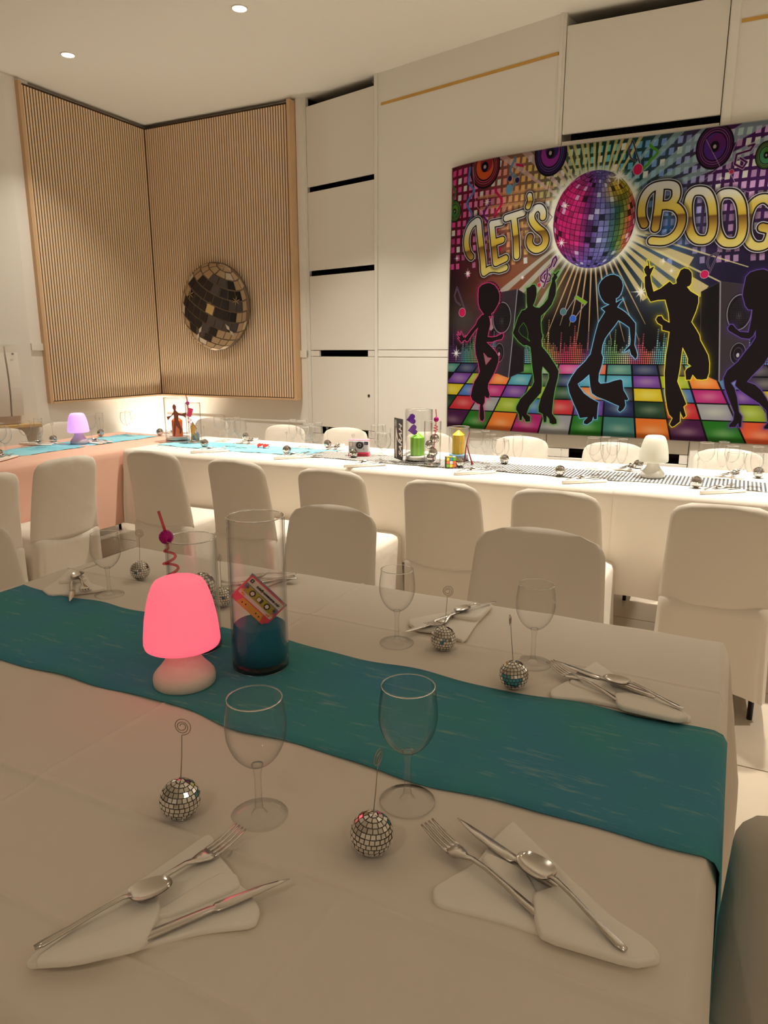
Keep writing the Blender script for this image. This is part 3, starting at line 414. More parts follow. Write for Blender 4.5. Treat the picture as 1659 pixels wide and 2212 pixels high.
    col = np.stack([np.interp(uc, hk, hs[:, k]) for k in range(3)], -1)
    up = np.clip((vr-.55)*2.2, 0, 1)*np.clip(1-np.abs(uc)*1.2, 0, 1); dn = np.clip((-vr-.5)*2, 0, 1)
    vio = np.array((.36, .30, .54)); col = col*(1-np.maximum(up, dn)[..., None])+vio*np.maximum(up, dn)[..., None]
    yl = np.clip(1-np.hypot(u-.55, v-.62)*2.4, 0, 1)[..., None]; col = col*(1-yl)+np.array((.86, .66, .12))*yl
    dk = np.clip(1-np.abs(ur+.08+(vr+.1)*.15)*5, 0, 1)[..., None]*(np.abs(vr) < .5)[..., None]*.55; col = col*(1-dk)+np.array((.18, .06, .22))*dk
    col = col*(.72+.5*hsh[..., None]); col = np.where((hsh > .93)[..., None], col*.4+.5, col); col = np.where((hsh < .06)[..., None], col*.45, col)
    gr = np.maximum(fr > .44, fc > .43)[..., None]; col = np.where(gr, col*.5, col)
    put(w, cov((np.sqrt(u*u+v*v)-1)*br)*1., (0, 0, 0)); m = cov((np.sqrt(u*u+v*v)-1)*br)[..., None]; img[w] = img[w]*(1-m)+np.clip(col, 0, 1)*m
    # notes, clefs, sparkles
    for (x, z, rx, rz), st_ in BAN['NOTE']:
        line(st_, .45, (.55, .45, .5)); line(st_, .22, (.12, .08, .12)); disc(x, z, (rx+rz)*.48, rz, (.76, .10, .28), (.7, .6, .6))
    dc = [(.40,.62,.66), (.28,.42,.40), (.18,.36,.66), (.14,.10,.30), (.14,.10,.30), (.72,.10,.24), (.8,.10,.24)]
    for p in BAN['LINE']: line(p, .25, (.60, .52, .5))
    for p, c in zip(BAN['BAR'], ((.45, .62, .10), (.74, .10, .24))): poly(p, c, gw=.1, edge=(.6, .5, .5))
    for (x, z, rx, rz), c in zip(BAN['DOT'], dc): disc(x, z, (rx+rz)*.47, rz, c, (.62, .55, .55))
    for k, p in enumerate(BAN['CLEF']): line(p, .75, (.75, .66, .66)); line(p, .5, (.45, .12, .34)); line(p, .2, (.12, .08, .16))
    # lettering: stroke centre lines with rims and a chrome-gold fill
    T = BAN['TX']
    def smooth(s):
        if len(s) < 6: return s
        o = []
        for i in range(len(s)-1):
            a, b_, c_, d_ = s[max(i-1, 0)], s[i], s[i+1], s[min(i+2, len(s)-1)]
            if (c_[0]-b_[0])*(b_[0]-a[0])+(c_[1]-b_[1])*(b_[1]-a[1]) < 0 or math.dist(b_, c_) > 9: o.append(b_); continue
            for q in range(4):
                t = q/4; o.append(tuple(.5*(2*b_[k]+(c_[k]-a[k])*t+(2*a[k]-5*b_[k]+4*c_[k]-d_[k])*t*t+(3*b_[k]-a[k]-3*c_[k]+d_[k])*t**3) for k in (0, 1)))
        return o+[s[-1]]
    def letter(strokes, hw, zlo, zhi, tilt):
        hw *= 1.27; strokes = [smooth(s) for s in strokes]
        pts = [q for s in strokes for q in s]; w = box(pts, hw+5); d = np.min([segd(w, s) for s in strokes], 0)
        sh = np.roll(np.roll(d, 3, 0), 2, 1) if False else d
        put(w, np.clip(1-(d-hw-1.1)/2.2, 0, 1)*.55, (.08, .05, .05)); put(w, cov(d-hw-1.15), (.80, .76, .72)); put(w, cov(d-hw-.75), (.10, .07, .06))
        t = np.clip((Z[w]-tilt*(X[w]-pts[0][0])-zlo)/(zhi-zlo), 0, 1)
        ks = [0, .12, .3, .47, .5, .56, .68, .85, 1]
        cs = np.array([(.80,.70,.36),(.80,.68,.30),(.66,.50,.18),(.42,.28,.10),(.72,.58,.18),(.78,.64,.22),(.80,.68,.30),(.84,.78,.62),(.86,.82,.74)])
        img[w] = img[w]*(1-cov(d-hw)[..., None])+np.stack([np.interp(t, ks, cs[:, k]) for k in range(3)], -1)*cov(d-hw)[..., None]
    flat = [T['L']]; letter(flat, 1.45, 98, 131, .16)
    letter(T['E'], 1.45, 101, 131, .16); letter(T['T'], 1.45, 104, 134, .16)
    letter(T['S'], 1.5, 107, 136, .05); letter(T['AP'], 1.2, 134, 143, 0)
    letter(T['G'], 1.55, 107, 136, 0); letter(T['I'], 1.5, 107, 136, 0); letter(T['E2'], 1.5, 107, 136, 0)
    letter(T['O2'], 1.55, 107, 136, 0); letter(T['O1'], 1.55, 108, 137, 0); letter(T['B'], 1.55, 109, 140, 0)
    for s in BAN['STAR']: star(s[0], s[1], (s[2]+s[3])*.5, s[3])
    # dancers
    for k, (cx_, cz_, r0_) in ((0, (31.2, 83.0, 8.3)), (2, (108.5, 85.3, 6.9))):
        for q in range(34):
            t = q*2*math.pi/34; disc(cx_+r0_*math.cos(t), cz_+r0_*1.24*math.sin(t), .75, .75, (.105, .07, .065))
    gl = [(.72,.16,.36), (.28,.52,.18), (.36,.60,.70), (.80,.70,.12), (.30,.18,.46)]
    for k in range(5): poly(BAN['D%d' % (k+1)], (.105, .07, .065), gl[k], 1.1)
    for hname, c, g in (('H1', (.55, .38, .35), gl[0]), ('H2', (.09, .10, .08), gl[1])): poly(BAN[hname], c, gw=.1, edge=g)
    # white hem round the print
    e = np.minimum(np.minimum(X, BW-X), np.minimum(Z, BH-Z)); put((slice(None), slice(None)), cov(e-.45), (.76, .71, .62))
    return np.clip(img, 0, 1)
# ---------------------------------------------------------------- the room
def seg_matrix(p, q):
    d = Vector((q[0]-p[0], q[1]-p[1], 0)); L = d.length; d.normalize(); n = Vector((d.y, -d.x, 0))   # n points into the room
    return Matrix(((d.x, n.x, 0, p[0]), (d.y, n.y, 0, p[1]), (0, 0, 1, 0), (0, 0, 0, 1))), L
W0, W1, W2, W3, W4, W5 = (-4.72, 4.95), (-3.14, 4.93), (-2.445, 4.76), (-1.095, 4.44), (-.22, 4.46), (3.6, 4.46)
A0, A1 = (-4.688, 3.6), (-5.868, .55)
def slab(name, p, q, z0, z1, d0, d1, m, s0=0, s1=None, parent=None, **k):
    T, L = seg_matrix(p, q); return MB().box(s0, L if s1 is None else s1, d0, d1, z0, z1, T).build(name, m, parent, **k)
fl = MB().box(-6.2, 3.7, -3.1, 5.3, -.12, -.008).build('floor', M['grout'], kind='structure')
tm = MB().box(-.298, .298, -.298, .298, -.008, 0).mesh('floor_tile', M['tile'])
for i in range(17):
    for j in range(14):
        x, y = -6.0+i*.602+.25, -3.0+j*.602+.25
        if x < 3.6 and y < 5.0: inst('floor_tile', tm, fl, (x, y, 0))
MB().box(-6.3, 3.8, -3.2, 5.4, CEIL, CEIL+.12).build('ceiling', M['ceil'], kind='structure')
# left wall and its turned stretch (boxes outside the room line)
MB().box(-4.92, -4.72, 3.6, 5.1, 0, CEIL).build('wall_left', M['wall'], kind='structure')
slab('wall_left_turned', A1, A0, 0, CEIL, -.2, 0, M['wall'], kind='structure')
MB().box(-4.72, -4.69, 3.60, 3.80, 0, CEIL).build('trim_1', M['wall'], kind='structure')
MB().box(-4.70, -4.675, 3.60, 3.73, 1.325, 1.375).build('trim_2', M['wall'], kind='structure')
slab('wall_far_left', (-5.868, -3.1), A1, 0, CEIL, -.2, 0, M['wall'], kind='structure')
slab('wall_back_left', W0, W1, 0, CEIL, -.2, 0, M['wall'], kind='structure')
T, L01 = seg_matrix(W0, W1)
slab('trim_4', W0, W1, 0, CEIL, 0, .022, M['wall'], L01-.055, L01-.003, kind='structure')
slab('trim_5', W0, W1, .745, .757, 0, .012, M['wall'], .03, L01-.06, kind='structure')
slab('trim_6', W0, W1, 1.27, 1.325, 0, .03, M['wall'], L01-.10, L01-.003, kind='structure')
# corner walls closing the room out of view
slab('wall_right', (3.6, 4.46), (3.6, -3.1), 0, CEIL, -.2, 0, M['wall'], kind='structure')
slab('wall_front', (3.6, -3.1), (-5.868, -3.1), 0, CEIL, -.2, 0, M['wall'], kind='structure')
# panelled wall with a brass strip
def brass_wall(name, p, q, label_, s_b0, s_b1):
    T, L = seg_matrix(p, q)
    w = slab(name, p, q, 0, CEIL, -.16, -.012, M['wall'], 0, L, kind='structure')
    for z0, z1 in ((0, 1.275), (1.280, 1.325), (1.331, 2.951), (2.968, CEIL)):
        slab('wall_panel', p, q, z0, z1, -.012, 0, M['wall'], .022, L-.022, parent=w)
    slab('wall_panel', p, q, 2.951, 2.968, -.012, 0, M['wall'], .022, .05, parent=w)
    b = slab('brass_strip', p, q, 2.951, 2.968, -.010, .003, M['brass'], s_b0, s_b1)
    tag(b, label_, 'trim strip'); return w
brass_wall('wall_back', W2, W3, 'long thin brass strip high on the wall, beside the corner cupboard column', .05, 1.36)
brass_wall('wall_back_right', W4, W5, 'cut-off brass strip on the far right wall panel, above the party banner', .03, 3.7)
slab('trim_7', W2, W3, 0, CEIL, -.012, .012, M['wall'], -.004, .020, kind='structure')
slab('trim_8', W2, W3, 0, CEIL, -.012, .012, M['wall'], 1.372, 1.39, kind='structure')
slab('trim_9', W4, W5, 0, CEIL, -.012, .012, M['wall'], -.02, .022, kind='structure')
# built-in cupboards in the recesses between
def cupboard(p, q, label_, s0, s1, full=True):
    T, L = seg_matrix(p, q)
    e = empty('wall_cupboard', (p[0], p[1], 0)); tag(e, label_, 'cupboard'); off = Matrix.Translation((-p[0], -p[1], 0)) @ T
    c = MB().box(0, L, -.34, -.32, 0, CEIL, off); c.box(-.01, .006, -.32, -.02, 0, CEIL, off); c.box(L-.006, L+.01, -.32, -.02, 0, CEIL, off)
    c.build('carcass', M['black'], e)
    f = MB().box(0, s0-.004, -.03, 0, 0, CEIL, off).box(s1+.004, L, -.03, 0, 0, CEIL, off); f.build('face_frame', M['door'], e)
    for z in (.71, 1.90, 2.51): MB().box(.01, L-.01, -.31, -.10, z-.02, z, off).build('shelf', M['black'], e)
    for z0, z1 in ((.05, .668), (.728, 1.278), (1.327, 1.887), (1.928, 2.494), (2.533, 3.088)):
        d = MB().box(s0, s1, -.018, 0, z0, z1, off).build('door', M['door'], e); bevel(d, .0015, 1)
        if z0 == .728:
            X = off @ Matrix.Translation((s0+(s1-s0)*.915, 0, .991)) @ Matrix.Rotation(R(-90), 4, 'X')
            MB().lathe([(.018, 0), (.018, -.004), (.012, -.006), (.010, .004), (.002, .003)], 18, M=Matrix.Translation((0, 0, 0)) @ X).build('knob', M['blackp'], d)
    a, b = (.122, .636) if L < .8 else (.16, .80)
    for z0, z1 in ((1.281, 1.323), (.672, .725)):
        MB().box(s0, a, -.018, 0, z0, z1, off).build('rail', M['door'], e); MB().box(b, s1, -.018, 0, z0, z1, off).build('rail', M['door'], e)
    # little hook in the open top slot
    h = MB().tube([off @ Vector((s1-.02+.008*math.cos(t*.7), -.02, 3.125+.011*math.sin(t*.7))) for t in range(10)], .0012, 5); h.build('hook', M['steel'], e)
    return e
cupboard(W1, W2, 'narrow white wall cupboard with open dark slots, right of slatted wood panel', .028, .70)
cupboard(W3, W4, 'wide white wall cupboard partly covered by the party banner', .02, .845)
# ledge and radiator on the turned wall
T, LA = seg_matrix(A1, A0)
def ta(s, d, z): return T @ Vector((LA-s, d, z))
led = MB().box(LA-1.3, LA+.0, 0, .10, .775, .800, T).build('wooden_ledge', M['sill']); tag(led, 'narrow pine ledge on the wall under the white radiator', 'ledge'); bevel(led, .004)
rad = empty('radiator', T @ Vector((LA-.6, 0, .80))); tag(rad, 'white ribbed radiator above pine ledge at the left wall', 'radiator')
inv = Matrix.Translation(-(T @ Vector((LA-.6, 0, .80))))
RM = inv @ T
for k in range(7):
    s1 = LA-.105-k*.088
    b = MB(); n = 12
    prof = [(.045+.03*math.sin(math.pi*min(1, j/n*1.1)), .86+.49*j/n) for j in range(n+1)]
    v = []; f = []
    for d, z in prof:
        v += [RM @ Vector((s1-.084, .022, z)), RM @ Vector((s1-.080, d, z)), RM @ Vector((s1-.004, d, z)), RM @ Vector((s1, .022, z))]
    for j in range(n):
        for i in range(3): a = j*4+i; f.append((a, a+1, a+5, a+4))
    f += [(0, 3, 2, 1), (4*n, 4*n+1, 4*n+2, 4*n+3)]
    f += [(j*4+3, j*4, j*4+4, j*4+7) for j in range(n)]
    b.add(v, f); b.build('fin', M['rad'], rad)
MB().box(LA-.73, LA-.14, .02, .05, .803, .86, RM).build('base_box', mat('radiator_base', (.42, .32, .25), .5), rad)
MB().lathe([(.0, .002), (.008, .002), (.008, 0)], 14, M=RM @ Matrix.Translation((LA-.145, .066, 1.30)) @ Matrix.Rotation(R(-90), 4, 'X')).build('badge', M['grey'], rad)

# ---------------------------------------------------------------- slatted oak panel in the corner
pan = empty('slatted_wall_panel', (-4.72, 4.93, .945)); tag(pan, 'tall light oak slatted panel folded round the room corner', 'wall panel')
PZ0, PZ1 = .945, 3.130
o0 = (-4.72, 4.93, .945)
def pb(x0, x1, y0, y1, z0, z1, name, m): return MB().box(x0-o0[0], x1-o0[0], y0-o0[1], y1-o0[1], z0-o0[2], z1-o0[2]).build(name, m, pan)
pb(-4.72, -3.22, 4.885, 4.93, PZ0, PZ1, 'backing', M['felt']); pb(-4.715, -4.675, 3.72, 4.885, PZ0, PZ1, 'backing', M['felt'])
pb(-3.225, -3.20, 4.835, 4.945, PZ0-.01, PZ1+.005, 'edge_frame', M['oak_frame']); pb(-4.719, -4.655, 3.695, 3.722, PZ0-.01, PZ1+.005, 'edge_frame', M['oak_frame'])
pb(-4.66, -3.225, 4.835, 4.93, PZ0-.012, PZ0, 'edge_frame', M['oak_frame']); pb(-4.715, -4.65, 3.722, 4.885, PZ0-.012, PZ0, 'edge_frame', M['oak_frame'])
SH = PZ1-PZ0-.02
sl1 = MB().box(0, .0148, -.005, 0, 0, SH).mesh('slat', M['oak']); sl2 = MB().box(0, .005, 0, .0148, 0, SH).mesh('slat', M['oak'])
n1 = 61; pt = (4.667-3.232)/n1
for k in range(n1): inst('slat', sl1, pan, (-4.667+k*pt-o0[0], 4.885-o0[1], .006))
n2 = 48; pt = (4.878-3.728)/n2
for k in range(n2): inst('slat', sl2, pan, (-4.675-o0[0], 3.728+k*pt-o0[1], .006))

# domed mirror-ball cutout on the panel
cut = empty('disco_ball_decoration', (-3.985, 4.845, 1.678)); tag(cut, 'big black and gold mirror-ball decoration hanging on the slatted oak panel', 'decoration')
RB = .352
def dome(x, y, e=0): q = max(0, 1-x*x-y*y); return Vector((x*RB, -(.012+.05*math.sqrt(q)+e), y*RB))
mb = MB(); mb.lathe([(RB*1.005*math.sin(t), -.0 - (.010+.05*math.cos(t))) for t in [math.pi/2*k/12 for k in range(12, -1, -1)]], 48, M=Matrix.Rotation(R(-90), 4, 'X') @ Matrix.Scale(-1, 4, Vector((0, 0, 1))))
mb.v = [(x, -abs(y), z) for x, y, z in mb.v]
mb.lathe([(RB*1.005, 0), (RB*1.005, .012)], 48, M=Matrix.Rotation(R(90), 4, 'X')); mb.build('backing', M['ball_back'], cut)
rr = random.Random(7)
NR, NC = 13, 14
RotB = Matrix.Rotation(R(-24), 3, 'Z') @ Matrix.Rotation(R(18), 3, 'X')
for j in range(NR):
    la0, la1 = -math.pi/2+math.pi*j/NR, -math.pi/2+math.pi*(j+1)/NR
    nc = max(5, int(NC*2*math.cos((la0+la1)/2)*.92))
    for i in range(nc):
        lo0, lo1 = 2*math.pi*(i+.5*(j % 2))/nc, 2*math.pi*(i+1+.5*(j % 2))/nc
        g0, g1 = .06*(lo1-lo0), .07*(la1-la0)
        q = []
        for lo, la in ((lo0+g0, la0+g1), (lo1-g0, la0+g1), (lo1-g0, la1-g1), (lo0+g0, la1-g1)):
            q.append(RotB @ Vector((math.cos(la)*math.sin(lo), math.sin(la), math.cos(la)*math.cos(lo))))
        if min(p.z for p in q) < .02: continue
        c = sum(q, Vector())/4; rad_ = math.hypot(c.x, c.y)
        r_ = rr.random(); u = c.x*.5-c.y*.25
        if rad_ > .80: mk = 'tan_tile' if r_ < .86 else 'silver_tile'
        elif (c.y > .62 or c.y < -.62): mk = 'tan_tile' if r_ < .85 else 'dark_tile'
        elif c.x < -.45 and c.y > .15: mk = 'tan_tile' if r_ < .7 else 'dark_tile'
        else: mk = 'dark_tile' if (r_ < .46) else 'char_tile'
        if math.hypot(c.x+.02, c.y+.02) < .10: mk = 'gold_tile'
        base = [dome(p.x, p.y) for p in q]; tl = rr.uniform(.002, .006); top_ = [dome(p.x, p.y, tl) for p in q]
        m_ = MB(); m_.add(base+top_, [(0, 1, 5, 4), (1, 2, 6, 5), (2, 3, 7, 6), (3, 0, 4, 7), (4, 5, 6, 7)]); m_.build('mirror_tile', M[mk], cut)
for (x, y, r_) in ((-.02, -.02, .16), (-.62, .30, .14), (.72, .10, .12), (-.42, -.60, .20), (.50, -.55, .18)):
    m_ = MB()
    for k in range(6 if r_ < .18 else 2):
        t = k*math.pi/6*2+.3 if r_ < .18 else (R(55) if x < 0 else R(125))+k*math.pi
        w_ = .004 if r_ < .18 else .02
        d_ = Vector((math.cos(t), math.sin(t))); n_ = Vector((-d_.y, d_.x))
        pp = [(x, y), (x+d_.x*r_*.4+n_.x*w_*2, y+d_.y*r_*.4+n_.y*w_*2), (x+d_.x*r_, y+d_.y*r_), (x+d_.x*r_*.4-n_.x*w_*2, y+d_.y*r_*.4-n_.y*w_*2)]
        m_.add([dome(a, b, .008) for a, b in pp], [(0, 1, 2, 3)])
    m_.build('sparkle', M['gold_tile'] if r_ < .18 else M['silver_tile'], cut)

# ---------------------------------------------------------------- banner
art = paint_banner()
ill = np.array([.62, .53, .40], np.float32)      # share of light the dim warm room puts on a white surface in the photograph
la = np.where(art <= .04045, art/12.92, ((art+.055)/1.055)**2.4)/ill*.44
la = np.clip(la, 0, .9); sr = np.where(la <= .0031308, la*12.92, 1.055*la**(1/2.4)-.055)
Hh, Ww, _ = sr.shape
bi = bpy.data.images.new('banner_print', Ww, Hh); px = np.ones((Hh, Ww, 4), np.float32); px[..., :3] = sr; bi.pixels.foreach_set(px.ravel()); bi.update(); bi.pack()
bm_ = bpy.data.materials.new('banner_fabric'); bm_.use_nodes = True; N, L = nodes(bm_); ti = N.new('ShaderNodeTexImage'); ti.image = bi; ti.extension = 'EXTEND'
L.new(ti.outputs[0], N['Principled BSDF'].inputs['Base Color']); N['Principled BSDF'].inputs['Roughness'].default_value = .55; N['Principled BSDF'].inputs['Specular IOR Level'].default_value = .1
off = .02; Q2, Q3, Q4 = (W2[0], W2[1]-off), (W3[0], W3[1]-off), (W4[0], W4[1]-off)
def on_path(s):
    L1 = math.hypot(Q3[0]-Q2[0], Q3[1]-Q2[1]); t = .6576+s
    def lp(p, q, t_): d = math.hypot(q[0]-p[0], q[1]-p[1]); return (p[0]+(q[0]-p[0])*t_/d, p[1]+(q[1]-p[1])*t_/d)
    if t < L1-.05: return lp(Q2, Q3, t)
    if t > L1+.05: return lp(Q3, Q4, t-L1)
    a = lp(Q2, Q3, L1-.05); b = lp(Q3, Q4, .05); w = (t-L1+.05)/.1; return (a[0]*(1-w)+b[0]*w, a[1]*(1-w)+b[1]*w-.002)
NU, NV = 96, 40; bmh = MB()
def bpt(u, v):
    x, y = on_path(u*2.40); z = .81+1.66*v+.010*math.sin(u*9+1)*(v-.3)*.6
    z += (-.012*math.exp(-u*30) if v > .9 else 0)
    y -= .006+.004*math.sin(u*22+v*5)+.003*math.sin(v*13)
    return (x, y, z)
bmh.grid(NU, NV, bpt); me = bmh.mesh('party_banner', bm_); uvl = me.uv_layers.new(name='print')
uvs = []
for p in me.polygons:
    for vi in p.vertices: uvs += [(vi % (NU+1))/NU, (vi//(NU+1))/NV]
uvl.data.foreach_set('uv', uvs)
bo = bpy.data.objects.new('party_banner', me); COL.objects.link(bo); tag(bo, "large colourful banner reading LET'S BOOGIE with disco dancers and mirror ball", 'banner')
sm_ = bo.modifiers.new('thickness', 'SOLIDIFY'); sm_.thickness = .002; sm_.offset = 1

# ---------------------------------------------------------------- ceiling downlights, added fill spots and the hidden corner floodlight
for k, (x, y) in enumerate(LIGHT_POS):
    lab = ['round lit ceiling spot nearest the slatted panel corner', 'round lit ceiling spot above the banquet table, nearest the picture top', 'round lit ceiling spot over the table middle', 'round lit ceiling spot over the white lamp', 'round lit ceiling spot over the table end'][k]
    e = empty('downlight_or_fill', (x, y, CEIL), 0, lab, 'ceiling light', 'ceiling spots over the long table')
    MB().lathe([(.046, 0), (.046, -.004), (.040, -.006), (.038, -.001)], 28).build('trim_ring', M['trimring'], e)
    MB().lathe([(.0001, -.0035), (.038, -.0035)], 28).build('lamp_face', M['downlight'], e)
    lamp('downlight_or_fill_lamp', 'AREA', (0, 0, -.008), LIGHT_W[k], LAMP_COL, .074, parent=e, spot=R(93))
for k, (x, y) in enumerate(FILL_POS):  # added fill lamps, built like the downlights but not known fixtures
    lab = ['added fill spot behind the near table', 'added fill spot behind the viewer', 'added fill spot behind the viewer on the right', 'added fill spot right of the near table'][k]
    e = empty('downlight_or_fill', (x, y, CEIL), 0, lab, 'ceiling light', 'added fill spots over the near half of the room')
    MB().lathe([(.046, 0), (.046, -.004), (.040, -.006), (.038, -.001)], 28).build('trim_ring', M['trimring'], e)
    MB().lathe([(.0001, -.0035), (.038, -.0035)], 28).build('lamp_face', M['downlight'], e)
    lamp('downlight_or_fill_lamp', 'AREA', (0, 0, -.008), FILL_W[k], (1, .86, .68), .074, parent=e)
e = empty('floodlight', (-4.50, 4.67, 0), R(45), 'small floodlight on the floor behind tables, washing the corner wall white', 'lamp')
MB().tube([(-.1, 0, .01), (-.1, 0, .06), (0, 0, .09), (.1, 0, .06), (.1, 0, .01)], .008, 6).build('stand', M['blackp'], e)
MB().lathe([(.05, .06), (.06, .09), (.06, .20), (.055, .20), (.05, .18)], 24, cap0=True).build('housing', M['blackp'], e)
MB().lathe([(.0001, .19), (.05, .19)], 24).build('lamp_face', M['downlight'], e)
lamp('floodlight_lamp', 'SPOT', (0, 0, .26), CORNER_W, (1, .92, .76), .05, rot=(R(180-7), 0, 0), parent=e, spot=R(100), blend=.8)
NAPS= {'E': [[(-0.545, 0.341), (-0.55, 0.354), (-0.54, 0.416), (-0.528, 0.488), (-0.516, 0.564), (-0.504, 0.562), (-0.48, 0.541), (-0.447, 0.526), (-0.429, 0.514), (-0.414, 0.511), (-0.389, 0.496), (-0.381, 0.477), (-0.423, 0.448), (-0.458, 0.412), (-0.507, 0.365)], [(-0.485, 0.425), (-0.459, 0.513), (-0.439, 0.522), (-0.423, 0.508), (-0.458, 0.448)], [(-0.535, 0.339), (-0.529, 0.407), (-0.523, 0.453), (-0.496, 0.463), (-0.472, 0.441), (-0.46, 0.416), (-0.456, 0.402), (-0.5, 0.36)]], 'F': [[(-0.242, 0.599), (-0.242, 0.607), (-0.221, 0.647), (-0.214, 0.666), (-0.212, 0.681), (-0.21, 0.706), (-0.2, 0.749), (-0.194, 0.745), (-0.11, 0.679), (-0.063, 0.645), (-0.03, 0.633), (-0.018, 0.622), (-0.017, 0.61), (-0.037, 0.596), (-0.076, 0.594), (-0.126, 0.593), (-0.172, 0.59), (-0.229, 0.582), (-0.237, 0.588)], [(-0.21, 0.659), (-0.208, 0.676), (-0.161, 0.667), (-0.139, 0.638), (-0.14, 0.617)], [(-0.144, 0.632), (-0.13, 0.648), (-0.106, 0.668), (-0.062, 0.633), (-0.022, 0.613), (-0.019, 0.602), (-0.037, 0.588), (-0.122, 0.581), (-0.132, 0.598)]], 'D': [[(-0.241, 1.106), (-0.235, 1.128), (-0.22, 1.162), (-0.221, 1.185), (-0.208, 1.213), (-0.194, 1.26), (-0.184, 1.25), (-0.133, 1.198), (-0.063, 1.152), (-0.023, 1.121), (-0.021, 1.106), (-0.04, 1.097), (-0.081, 1.098), (-0.131, 1.104), (-0.183, 1.101), (-0.231, 1.086), (-0.237, 1.092)], [(-0.218, 1.17), (-0.206, 1.176), (-0.155, 1.172), (-0.135, 1.137), (-0.148, 1.125), (-0.216, 1.141)], [(-0.141, 1.128), (-0.118, 1.139), (-0.086, 1.137), (-0.033, 1.113), (-0.024, 1.098), (-0.039, 1.082), (-0.08, 1.083), (-0.128, 1.086)]], 'C': [[(-0.588, 1.291), (-0.582, 1.308), (-0.527, 1.381), (-0.527, 1.396), (-0.465, 1.472), (-0.455, 1.457), (-0.453, 1.345), (-0.442, 1.239), (-0.467, 1.243), (-0.491, 1.258), (-0.522, 1.259), (-0.551, 1.253), (-0.578, 1.274)], [(-0.519, 1.359), (-0.458, 1.443), (-0.449, 1.428), (-0.451, 1.349), (-0.464, 1.341), (-0.505, 1.339)]], 'A': [[(-1.459, 1.079), (-1.48, 1.137), (-1.539, 1.225), (-1.509, 1.223), (-1.431, 1.194), (-1.392, 1.166), (-1.319, 1.156), (-1.343, 1.122), (-1.37, 1.094), (-1.409, 1.06)], [(-1.452, 1.121), (-1.506, 1.201), (-1.412, 1.176), (-1.41, 1.15), (-1.444, 1.13)]], 'B': [[(-1.098, 1.296), (-1.109, 1.356), (-1.057, 1.402), (-0.998, 1.424), (-0.986, 1.464), (-0.975, 1.439), (-0.991, 1.39), (-0.999, 1.323), (-1.028, 1.289)]]}
CUT= {'E': [('fork', (-0.475, 0.576), (-0.503, 0.462)), ('spoon', (-0.484, 0.471), (-0.541, 0.351)), ('knife', (-0.385, 0.54), (-0.458, 0.422))], 'F': [('fork', (-0.284, 0.681), (-0.139, 0.613)), ('knife', (-0.259, 0.71), (-0.122, 0.653)), ('spoon', (-0.169, 0.672), (-0.046, 0.595))], 'D': [('fork', (-0.262, 1.191), (-0.137, 1.112)), ('knife', (-0.258, 1.21), (-0.128, 1.164)), ('spoon', (-0.163, 1.166), (-0.034, 1.112))], 'C': [('knife', (-0.56, 1.205), (-0.505, 1.356)), ('fork', (-0.53, 1.255), (-0.476, 1.424)), ('spoon', (-0.504, 1.347), (-0.454, 1.432))], 'A': [('knife', (-1.311, 1.041), (-1.462, 1.174)), ('fork', (-1.318, 1.093), (-1.464, 1.186)), ('spoon', (-1.422, 1.14), (-1.486, 1.192))], 'B': [('fork', (-1.084, 1.286), (-1.018, 1.35)), ('knife', (-1.044, 1.275), (-0.986, 1.383)), ('spoon', (-1.039, 1.34), (-0.964, 1.419))]}
